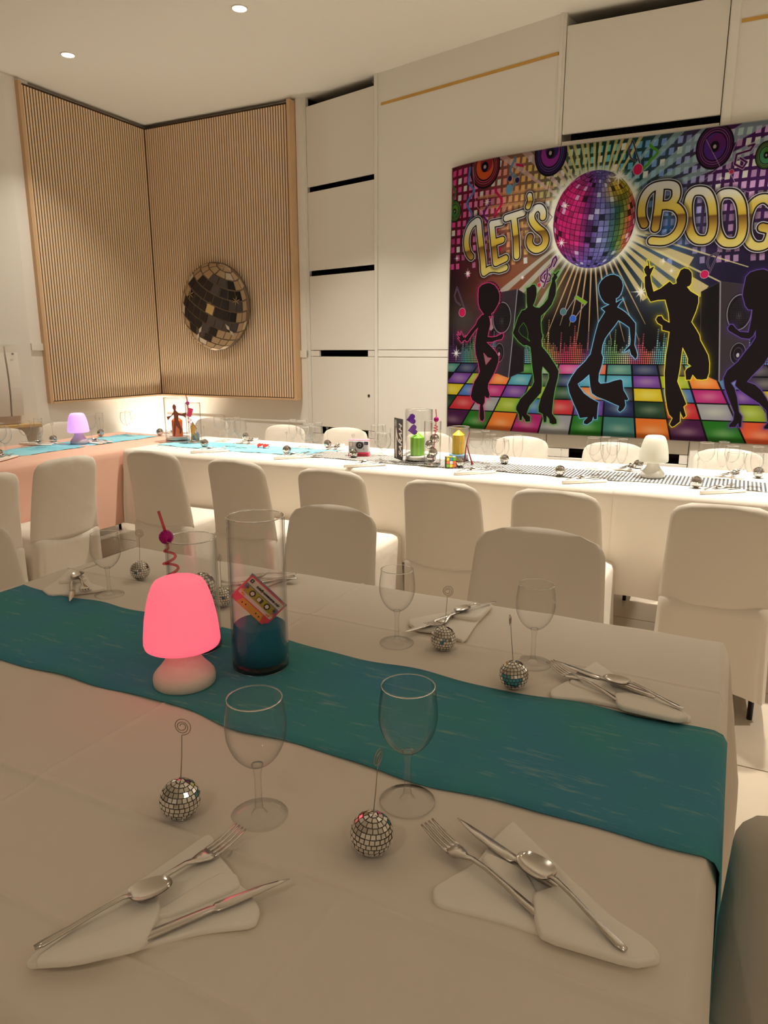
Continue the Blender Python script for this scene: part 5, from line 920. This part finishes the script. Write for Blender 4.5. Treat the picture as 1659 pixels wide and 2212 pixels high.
# generic setting for the far tables
bn = MB(); puff(bn, [(0, -.004), (.10, -.038), (.205, -.066), (.225, -.050), (.205, -.012), (.215, .0), (.205, .016), (.222, .052), (.20, .066), (.10, .034), (0, .004)], 0, .007)
puff(bn, [(.002, -.004), (.10, -.036), (.128, -.040), (.120, .0), (.128, .038), (.10, .034), (.002, .004)], .006, .014); nap_me = bn.mesh('folded_napkin', M['napkin'])
SETS = [(-3.43, 2.36, 132, 'at the far left of the pink table', .004), (-3.98, 2.90, 28, 'left of the purple lamp', .003), (-3.76, 3.16, 8, 'right behind the purple lamp', .004), (-3.66, 3.74, 15, 'in the glowing corner', .003), (-2.76, 3.07, 68, 'in front of the straw vase', .0035), (-2.80, 3.76, -75, 'behind the glasses right of the dancer vase', .0035), (-2.20, 3.085, 68, 'in front of the glasses left of the toy camera', .0035), (-2.15, 3.755, -80, 'behind the glasses left of the toy camera', .0035), (-1.735, 3.02, 62, 'left of the name card', .0035), (-1.63, 3.745, -85, 'behind the name card', .0035), (-1.165, 3.055, 62, 'right of the puzzle cube', .0035), (-.665, 3.06, 56, 'in front of the glasses left of the white lamp', .0035), (-.43, 3.745, -100, 'behind, just left of the white lamp', .0055), (-.115, 3.065, 56, 'in front of the right-hand glasses', .0055), (.05, 3.745, -110, 'behind the right-hand glasses', .0055)]
for x, y, a, lab, dz in SETS:
    z = TZ+dz; r_ = R(a); far = ' on the far tables'
    soften(inst('folded_napkin', nap_me, None, (x, y, z), (0, 0, r_), label='white folded napkin '+lab, cat='napkin', group='folded napkins on the far tables'))
    def lp(u, v): return (x+u*math.cos(r_)-v*math.sin(r_), y+u*math.sin(r_)+v*math.cos(r_))
    for kind, p, q, zz in (('fork', (.245, .022), (.07, .006), .010), ('knife', (.250, -.028), (.06, -.006), .010), ('spoon', (.150, .004), (.015, 0), .0135)):
        put_cutlery(kind, lp(*p), lp(*q), z+zz, z+zz, f'steel {dict(fork="fork", knife="knife", spoon="teaspoon")[kind]} in the napkin {lab}', 'cutlery on the far tables', .95)
# ---------------------------------------------------------------- lamps
def mushroom_lamp(x, y, z, shade, base, lab, glow=None):
    e = empty('table_lamp', (x, y, z), 0, lab, 'lamp')
    MB().lathe([(.0001, 0), (.048, 0), (.0525, .004), (.0530, .014), (.0515, .020), (.0470, .026), (.0405, .033), (.0335, .042), (.0275, .053), (.0235, .066), (.0220, .088), (.0001, .088)], 40).build('base', base, e)
    MB().lathe([(.0200, .078), (.058, .0715), (.0625, .0735), (.0640, .079), (.0635, .090), (.0605, .118), (.0555, .145), (.0500, .165), (.0450, .178), (.0400, .1855), (.032, .1895), (.0001, .1905)], 44).build('shade', shade, e)
    if glow: lamp('lamp_bulb', 'POINT', (0, 0, .065), glow[0], glow[1], .03, parent=e)
    return e
mushroom_lamp(-.817, .861, TZ+.003, M['pinkshade'], M['lampbase'], 'mushroom table lamp glowing hot pink on the teal runner', (.07, (1, .28, .34)))
mushroom_lamp(-3.671, 3.092, TZ+.005, M['purpleshade'], mat('lilac_lamp_base', (.62, .50, .60), .45), 'small mushroom lamp glowing lilac on the pink table')
mushroom_lamp(-.331, 3.393, TZ+.0075, M['whiteshade'], M['white'], 'unlit white mushroom lamp on the striped runner')

# ---------------------------------------------------------------- glass cylinders
def cylinder(name, x, y, z, r, h, lab, wall=.0028, base=.008):
    e = empty(name, (x, y, z), 0, lab, 'vase')
    MB().lathe([(r*.97, .0), (r, .004), (r, h*.5), (r, h)], 48).build('outer_wall', M['vase'], e)
    MB().lathe([(r-wall, base), (r-wall, h*.5), (r-wall, h)], 48).build('inner_wall', M['vase'], e)
    MB().lathe([(r-wall, h), (r-wall*.5, h+.0012), (r, h), (r-wall*.5, h-.0012), (r-wall, h)], 48).build('rim', M['gsolid'], e)
    MB().lathe([(.0001, 0), (r*.95, 0), (r*.99, .004), (r*.99, base), (.0001, base+.001)], 48).build('base', M['gsolid'], e)
    return e
def fill(name, x, y, z0, z1, r, m, lab, cat_, uneven=.002):
    b = MB(); n = 40; rings = [(r, 0), (r, 1), (r*.8, 1), (r*.45, 1), (.0001, 1)]; v = []; f = []
    for q, t in rings:
        for k in range(n): a = 2*math.pi*k/n; v.append((x+q*math.cos(a), y+q*math.sin(a), z0 if t == 0 else z1+uneven*math.sin(a*2+q*60)))
    for i in range(4):
        for k in range(n): a_ = i*n+k; c = i*n+(k+1) % n; f.append((a_, c, c+n, a_+n))
    f.append(tuple(range(n))[::-1]); b.add(v, f, True); o = b.build(name, m); return tag(o, lab, cat_, kind='stuff')
def candle(x, y, z, r, h, m, lab):
    b = MB(); n = 10; e = empty('pillar_candle', (x, y, z), .2, lab, 'candle')
    pts = [(r*math.cos(2*math.pi*k/n), r*math.sin(2*math.pi*k/n)) for k in range(n)]
    hb = h-r*.75; v = [(a, c, 0) for a, c in pts]+[(a, c, hb) for a, c in pts]+[(a*.10, c*.10, h) for a, c in pts]
    b.add(v, [(k, (k+1) % n, n+(k+1) % n, n+k) for k in range(n)]+[(n+k, n+(k+1) % n, 2*n+(k+1) % n, 2*n+k) for k in range(n)]+[tuple(range(n))[::-1], tuple(range(2*n, 3*n))])
    o = b.build('wax_body', M[m], e); bevel(o, .003, 2, 20); MB().tube([(0, 0, h-.002), (.001, 0, h+.006)], .0012, 5).build('wick', M['ink'], e); return e
def loose_ball(x, y, z, r, m, lab, name='mirror_ball', parent=None, seed=3):
    e = empty(name, (x, y, z)); e.parent = parent
    if lab: tag(e, lab, 'mirror ball')
    MB().sphere((0, 0, 0), r*.955, 20, 12).build('ball', M['core'] if m == 'mirror' else M['magenta'], e)
    t = inst('mirror_tiles', ball_mesh(r, 'mirror_tiles', M[m], rows=12, seed=seed), e); tag(t, kind='stuff'); return e
def spiral_straw(x, y, z, lab, H=.27, tilt=(0, 0), turns=2.6, zs=(.12, .185), rs=.013, ballz=.215, rz=0, br=.0125):
    e = empty('drinking_straw', (x, y, z), rz, lab, 'straw'); e.rotation_euler = (tilt[0], tilt[1], rz)
    p = [(.0, 0, .004), (.0, 0, zs[0]-.02)]; n = int(turns*16)
    for k in range(n+1):
        t = k/n; q = rs*math.sin(math.pi*t)**.35 if 0 < t < 1 else 0; a = t*turns*2*math.pi; p.append((q*math.cos(a), q*math.sin(a), zs[0]+(zs[1]-zs[0])*t))
    p += [(0, 0, ballz-br)]
    MB().tube(p, .0026, 8).build('spiral_tube', M['straw'], e); MB().tube([(0, 0, ballz+br*.9), (-.006, 0, H)], .0028, 8).build('mouthpiece', M['straw'], e)
    c = MB().sphere((0, 0, ballz), br*.955, 16, 10).build('bauble', M['magenta'], e)
    t = inst('mirror_tiles', ball_mesh(br, 'mirror_tiles', M['magenta'], rows=9), c, (0, 0, ballz)); tag(t, kind='stuff'); return e
# near table
VX, VY = -.741, .978
cylinder('tall_cylinder_vase', VX, VY, TZ+.003, .051, .281, 'tall clear glass cylinder half filled with blue sand, near table', .003, .014)
fill('blue_sand', VX, VY, TZ+.018, TZ+.084, .0465, M['sand'], 'dark blue sand in the tall glass cylinder', 'sand')
TXX, TYY = -.902, .990
cylinder('cylinder_vase', TXX, TYY, TZ+.003, .0475, .220, 'shorter clear glass cylinder behind the pink lamp', .0028, .012)
for k, (dx, dy, z, r) in enumerate([(-.016, .012, .041, .0245), (.018, -.010, .062, .0245), (-.016, -.004, .096, .0245), (.016, .006, .126, .0250)]):
    loose_ball(TXX+dx, TYY+dy, TZ+.003+z, r, 'mirror', ['loose mirror ball at the bottom of the straw vase', 'second lowest mirror ball in the straw vase', 'second highest mirror ball in the straw vase', 'topmost mirror ball in the straw vase behind pink lamp'][k], seed=k+2)
spiral_straw(TXX-.008, TYY-.026, TZ+.018, 'pink spiral straw with magenta ball, leaning out of the vase behind pink lamp', .262, (0, -.10), 2.7, (.125, .190), .0125, .212, .4, .0130)
# cassette card standing in the sand
cs = empty('cassette_card', (VX, VY, TZ+.003+.125)); tag(cs, 'pink and yellow cassette-shaped card tilted in the blue sand', 'cassette')
cs.rotation_euler = (Matrix.Rotation(math.atan2(.741, .978), 4, 'Z') @ Matrix.Rotation(R(88), 4, 'X') @ Matrix.Rotation(R(-47), 4, 'Z')).to_euler()
cs.scale = (.96, .96, .96)
cw, chh = .044, .0285
def plate(x0, x1, y0, y1, z, m, name, parent=cs, t=.0006, r=.002): return MB().rbox(x0, x1, y0, y1, z, z+t, r, 3).build(name, M[m], parent)
MB().rbox(-cw, cw, -chh, chh, -.003, .003, .003, 3).build('shell', M['coral'], cs)
MB().rbox(-cw-.0012, cw+.0012, chh-.004, chh+.0015, -.0035, .0028, .001, 2).build('glitter_edge', M['slate'], cs)
plate(-cw+.003, cw-.003, -.012, chh-.003, .003, 'cream', 'label_sheet'); plate(-cw+.003, cw-.003, -.004, .012, .0036, 'slate', 'label_band', r=.001)
plate(-cw+.009, cw-.009, -.0045, .0105, .0042, 'olive', 'window_band', r=.006)
MB().prism([(-.030, -chh+.001), (.030, -chh+.001), (.025, -.014), (-.025, -.014)], .003, .0038).build('bottom_panel', M['gold_yellow'], cs)
for sx in (-1, 1):
    MB().lathe([(.0001, .0052), (.0062, .0052), (.0062, .0046)], 20, cx=sx*.0185, cy=.003).build('reel', M['ink'], cs)
    MB().prism([(sx*.0185+(.0044 if q % 2 else .0034)*math.cos(q*math.pi/6), .003+(.0044 if q % 2 else .0034)*math.sin(q*math.pi/6)) for q in range(12)], .0052, .0058).build('reel_hub', M['cream'], cs)
    for q, y in ((.021, -.0215), (.013, -.0205)): MB().lathe([(.0001, .0044), (.0016, .0044), (.0016, .0038)], 12, cx=sx*q, cy=y).build('hole', M['ink'], cs)
    for px_, py_, rr_, mk in ((.034, .006, .0045, 'star_purple'), (.037, -.003, .004, 'gold_yellow'), (.033, -.008, .0035, 'amber'), (.038, .001, .003, 'hot_pink'), (.029, -.009, .003, 'gold_yellow')):
        MB().prism([(sx*px_+(rr_ if q % 2 else rr_*.45)*math.cos(q*math.pi/5), py_+(rr_ if q % 2 else rr_*.45)*math.sin(q*math.pi/5)) for q in range(10)], .0045, .0050).build('star', M[mk], cs)
plate(-.0065, .0065, -.0015, .0075, .0048, 'ink', 'tape_window', r=.001); plate(-.0055, .0015, -.0005, .0065, .0054, 'cream', 'tape', r=.0008)
plate(-cw+.005, -cw+.012, .0165, .0235, .0038, 'ink', 'side_mark', r=.0012); inst('side_letter', text_mesh('B', .0055, M['cream'], 'side_letter'), cs, (-cw+.0085, .020, .0048))
inst('handwriting', text_mesh('totally-awesome mix', .0075, M['ink'], 'handwriting', shear=.35, space=.92, offset=.00012), cs, (.006, .0185, .0042))
# pale reflections of lettered card are left to the glass

# back-table centrepieces
B0 = TZ+.0068
cylinder('tall_cylinder_vase', -3.219, 3.475, TZ+.0035, .076, .277, 'wide glass cylinder with orange candle and brown dancer, at the table corner', .003, .012)
fill('white_sand', -3.219, 3.475, TZ+.017, TZ+.034, .071, M['wsand'], 'white sand disc under the orange candle', 'sand', .001)
candle(-3.219, 3.475, TZ+.035, .034, .128, 'orange_wax', 'orange pillar candle in the wide glass by the glowing corner')
dn = [(710,190),(725,170),(745,190),(745,215),(740,235),(765,265),(800,275),(845,260),(835,320),(815,300),(765,290),(760,330),(790,440),(780,480),(765,480),(770,440),(735,395),(725,450),(715,505),(700,505),(705,430),(720,340),(715,280),(690,300),(655,340),(645,300),(690,290),(715,255),(720,235),(710,215)]
dn = [((x-745)*.00060, (505-y)*.00060) for x, y in dn]
vd = Vector((0-(-3.219), 0-3.475, 0)).normalized(); face = math.atan2(vd.x, -vd.y)
o = MB().prism(dn[::-1], -.001, .001, Matrix.Translation((-3.219+vd.x*.078, 3.475+vd.y*.078, TZ+.045)) @ Matrix.Rotation(face, 4, 'Z') @ Matrix.Rotation(R(90), 4, 'X')).build('dancer_cutout', M['brown_card']); tag(o, 'brown card dancer silhouette on the front of the orange candle glass', 'cutout')
cylinder('cylinder_vase', -3.051, 3.440, TZ+.0068, .047, .247, 'slender glass cylinder with guitar cutout, right of the orange candle', .0026, .012)
spiral_straw(-3.062, 3.430, B0+.014, 'pink straw with magenta bauble in the guitar vase', .285, (0, -.08), 2, (.10, .15), .010, .232, 0, .0115)
g = empty('guitar_cutout', (-3.040, 3.425, B0+.05)); tag(g, 'amber guitar-player cutout inside the slender glass', 'cutout'); g.rotation_euler = (R(90), 0, face); 
MB().prism([(-.012, .07), (-.004, .088), (.004, .070), (.012, .058), (.020, .040), (.016, .030), (.010, .045), (.006, .020), (.018, -.010), (.022, -.034), (.012, -.036), (.006, -.010), (-.002, .006), (-.010, -.015), (-.014, -.036), (-.022, -.036), (-.018, -.005), (-.016, .03), (-.02, .045)][::-1], -.001, .001).build('figure', mat('mustard_card', (.50, .30, .06), .6), g)
MB().prism([(-.014, .050), (.004, .062), (.010, .030), (.004, .006), (-.014, .004), (-.02, .024)][::-1], .0012, .003).build('guitar_body', M['amber'], g)
pk = MB().rbox(-.014, .014, -.026, .026, -.002, .002, .003, 3, Matrix.Translation((-3.062, 3.425, B0+.19)) @ Matrix.Rotation(face, 4, 'Z') @ Matrix.Rotation(R(90), 4, 'X') @ Matrix.Rotation(R(-18), 4, 'Z')).build('cassette_card', M['hot_pink']); tag(pk, 'small hot pink card at the top of the guitar vase', 'card')
bl = MB().lathe([(.0001, 0), (.022, .002), (.026, .02), (.022, .045), (.010, .055), (.0001, .056)], 20, cx=-3.050, cy=3.45).build('glass_pebble', M['slate']); bl.location.z = B0+.014; tag(bl, 'grey-blue bauble at the bottom of the guitar vase', 'ornament')
# red heart glasses lying on the blue runner
def heart(s, n=26): return [(s*.0625*16*math.sin(t)**3, s*.0625*(13*math.cos(t)-5*math.cos(2*t)-2*math.cos(3*t)-math.cos(4*t))) for t in [2*math.pi*k/n for k in range(n)]]
def heart_glasses(name, loc, rot, s, ml, mf, lab, tl=4.2):
    e = empty(name, loc, 0, lab, 'sunglasses'); e.rotation_euler = rot
    for sx in (-1, 1):
        h = [(x+sx*s*1.15, y) for x, y in heart(s)][::-1]; MB().prism(h, -.0008, .0008).build('lens', M[ml], e)
        MB().tube([(x+sx*s*1.15, y, 0) for x, y in heart(s*1.03)+heart(s*1.03)[:1]], .0016, 6).build('lens_rim', M[mf], e)
        MB().tube([(sx*s*2.1, s*.35, 0), (sx*s*2.2, s*.3, -.012), (sx*s*2.05, s*.1, -s*tl), (sx*s*1.95, -s*.3, -s*(tl+.7))], .0016, 6).build('temple', M[mf], e)
    MB().tube([(-s*.3, s*.25, 0), (0, s*.38, .001), (s*.3, s*.25, 0)], .0018, 6).build('bridge', M[mf], e); return e
heart_glasses('heart_sunglasses', (-2.53, 3.44, TZ+.020), (R(28), 0, R(-8)), .020, 'red', 'red', 'red heart-shaped glasses lying on the sky blue runner', .6)
# toy instant camera
cm = empty('instant_camera', (-1.852, 3.400, B0), R(18), 'white and pink toy instant camera on the back table', 'camera')
b = MB().rbox(-.056, .056, -.026, .026, .020, .084, .006, 3).build('body', M['cam_white'], cm); bevel(b, .003)
b = MB().rbox(-.057, .057, -.030, .030, 0, .022, .006, 3).build('base', M['hot_pink'], cm); bevel(b, .003)
b = MB().rbox(-.057, .057, -.022, .026, .080, .090, .006, 3).build('top_cover', M['pastel_pink'], cm); bevel(b, .003)
b = MB().box(-.010, .045, -.033, -.028, .006, .012).build('photo_slot', M['dark_red'], cm)
Xf = Matrix.Translation((.008, -.026, .062)) @ Matrix.Rotation(R(90), 4, 'X')
MB().lathe([(.0205, 0), (.0205, .004), (.018, .008), (.014, .009), (.012, .006)], 30, M=Xf).build('lens_ring', M['ink'], cm); MB().lathe([(.0001, .0065), (.012, .0065)], 24, M=Xf).build('lens', M['lens_glass'], cm)
MB().lathe([(.0095, .0085), (.0095, .0096), (.007, .0096), (.007, .0085)], 24, M=Xf).build('lens_trim', M['grey'], cm)
MB().rbox(.034, .054, -.030, -.026, .064, .081, .003, 3).build('viewfinder', M['ink'], cm); MB().rbox(.038, .047, -.0312, -.029, .067, .077, .002, 3).build('viewfinder_glass', M['slate'], cm)
MB().rbox(-.050, -.030, -.028, -.025, .050, .080, .002, 3).build('flash', M['grey'], cm); MB().rbox(-.047, -.033, -.0292, -.027, .053, .077, .002, 3).build('flash_glass', M['cream'], cm)
MB().lathe([(.0001, .003), (.0058, .003), (.0058, 0)], 18, M=Matrix.Translation((-.043, -.026, .036)) @ Matrix.Rotation(R(90), 4, 'X')).build('button', M['mint'], cm)
MB().lathe([(.0001, .002), (.0025, .002), (.0025, 0)], 12, M=Matrix.Translation((.029, -.026, .040)) @ Matrix.Rotation(R(90), 4, 'X')).build('small_button', M['ink'], cm)
MB().box(-.018, -.0165, -.0268, -.025, .022, .080).build('panel_line', M['slate'], cm)
# big vase with green candle, purple glasses and name card
GX, GY = -1.473, 3.347
cylinder('tall_cylinder_vase', GX, GY, B0, .070, .270, 'wide glass cylinder with green candle and purple glasses, back table', .003, .012)
fill('white_sand', GX, GY, B0+.014, B0+.034, .064, M['wsand'], 'white sand disc under the green candle', 'sand', .001)
candle(GX-.004, GY-.01, B0+.036, .036, .118, 'green_wax', 'lime green pillar candle in the wide glass')
hg = heart_glasses('heart_sunglasses', (GX-.020, GY-.038, B0+.195), (R(90), R(82), R(24)), .024, 'purple_lens', 'purple_lens', 'translucent purple heart glasses hung upright in the green candle vase', 1.6)
ncx, ncy = -1.566, 3.300
nc = empty('name_card', (ncx, ncy, B0+.012), math.atan2(-.075, .085), 'black name card with white lettering leaning on the green candle vase', 'card')
NCm = Matrix.Rotation(R(90), 4, 'X')
MB().box(-.055, .055, -.001, .001, 0, .212).build('card_sheet', M['ink'], nc)
inst('lettering', text_mesh('SARAH', .052, M['cream'], 'lettering', shear=.25, offset=.0012, space=1.02), nc, (.030, -.0016, .100), (R(90), R(-90), 0))
MB().prism([(x, y) for x, y in [(-.034+.012*math.cos(t), .185+.020*math.sin(t)) for t in [2*math.pi*k/16 for k in range(16)]]], .001, .0016, NCm).build('head_print', M['grey'], nc)
MB().prism([(-.036, .160), (-.030, .166), (-.022, .150), (-.010, .120), (.004, .095), (-.002, .090), (-.018, .112), (-.024, .120), (-.022, .080), (-.020, .010), (-.028, .006), (-.034, .060), (-.040, .010), (-.044, .012), (-.042, .080), (-.038, .120)][::-1], .001, .0016, NCm).build('figure_print', M['cream'], nc)
# slender vase with mirror balls and straw
cylinder('cylinder_vase', -1.364, 3.270, B0, .043, .220, 'slender glass cylinder with mirror balls and pink straw, back table', .0026, .012)
for k, (dx, dy, z) in enumerate([(-.010, .010, .036), (.010, -.012, .067), (-.012, -.004, .103), (.010, .004, .070+.026*2+.012)][:4]):
    loose_ball(-1.364+dx, 3.270+dy, B0+z, .0235 if k != 1 else .022, 'mirror', ['lowest mirror ball in the slender back-table vase', 'second mirror ball up in the slender back-table vase', 'third mirror ball up in the slender back-table vase', 'top mirror ball in the slender back-table vase'][k], seed=k+9)
spiral_straw(-1.352, 3.252, B0+.014, 'pink spiral straw with magenta ball in the slender back-table vase', .268, (0, .06), 2.6, (.155, .190), .010, .218, .3, .0125)
# yellow candle vase
YX, YY = -1.300, 3.420
cylinder('cylinder_vase', YX+.01, YY+.03, B0, .054, .180, 'glass cylinder with yellow candle on the back table', .0026, .012)
fill('pale_blue_sand', YX+.01, YY+.03, B0+.014, B0+.040, .0495, M['bsand'], 'pale blue sand under the yellow candle', 'sand', .001)
candle(YX+.008, YY+.026, B0+.041, .0325, .122, 'yellow_wax', 'yellow pillar candle in the glass cylinder')
cb = empty('puzzle_cube', (-1.262, 3.262, B0), R(30), 'small puzzle cube with coloured squares in front of yellow candle', 'toy')
b = MB().box(-.025, .025, -.025, .025, 0, .050).build('cube_core', M['ink'], cb); bevel(b, .002)
cols = ['green_st', 'yellow_st', 'orange_st', 'orange_st', 'white_st', 'orange_st', 'yellow_st', 'blue_st', 'green_st']; stm = {}
for face_ in range(3):
    for i in range(3):
        for j in range(3):
            mk = cols[(j*3+i+face_*4) % 9] if face_ else cols[j*3+i]
            if mk not in stm: stm[mk] = MB().rbox(-.0073, .0073, -.0073, .0073, 0, .0006, .0015, 2).mesh('sticker', M[mk])
            u, v = (i-1)*.0163, (j-1)*.0163
            l_, r_ = {0: ((u, -.0251, .025+v), (R(90), 0, 0)), 1: ((.0251, u, .025+v), (R(90), 0, R(90))), 2: ((u, v, .0501), (0, 0, 0))}[face_]
            inst('sticker', stm[mk], cb, l_, r_)
rd = empty('paddle_pick', (-1.212, 3.362, B0), 0, 'two crossed dark red paddle picks beside the yellow candle', 'decoration')
for pts in ([(.010, 0, .165), (.0, 0, .13), (-.008, 0, .08), (-.012, 0, .03), (-.016, 0, .004)], [(.004, .004, .150), (-.004, .004, .10), (.008, .004, .06), (.022, .004, .02), (.028, .004, .002)]):
    MB().tube([Vector(p) for p in pts], [.0012, .0022, .003, .004, .007], 7).build('pick', M['dark_red'], rd)
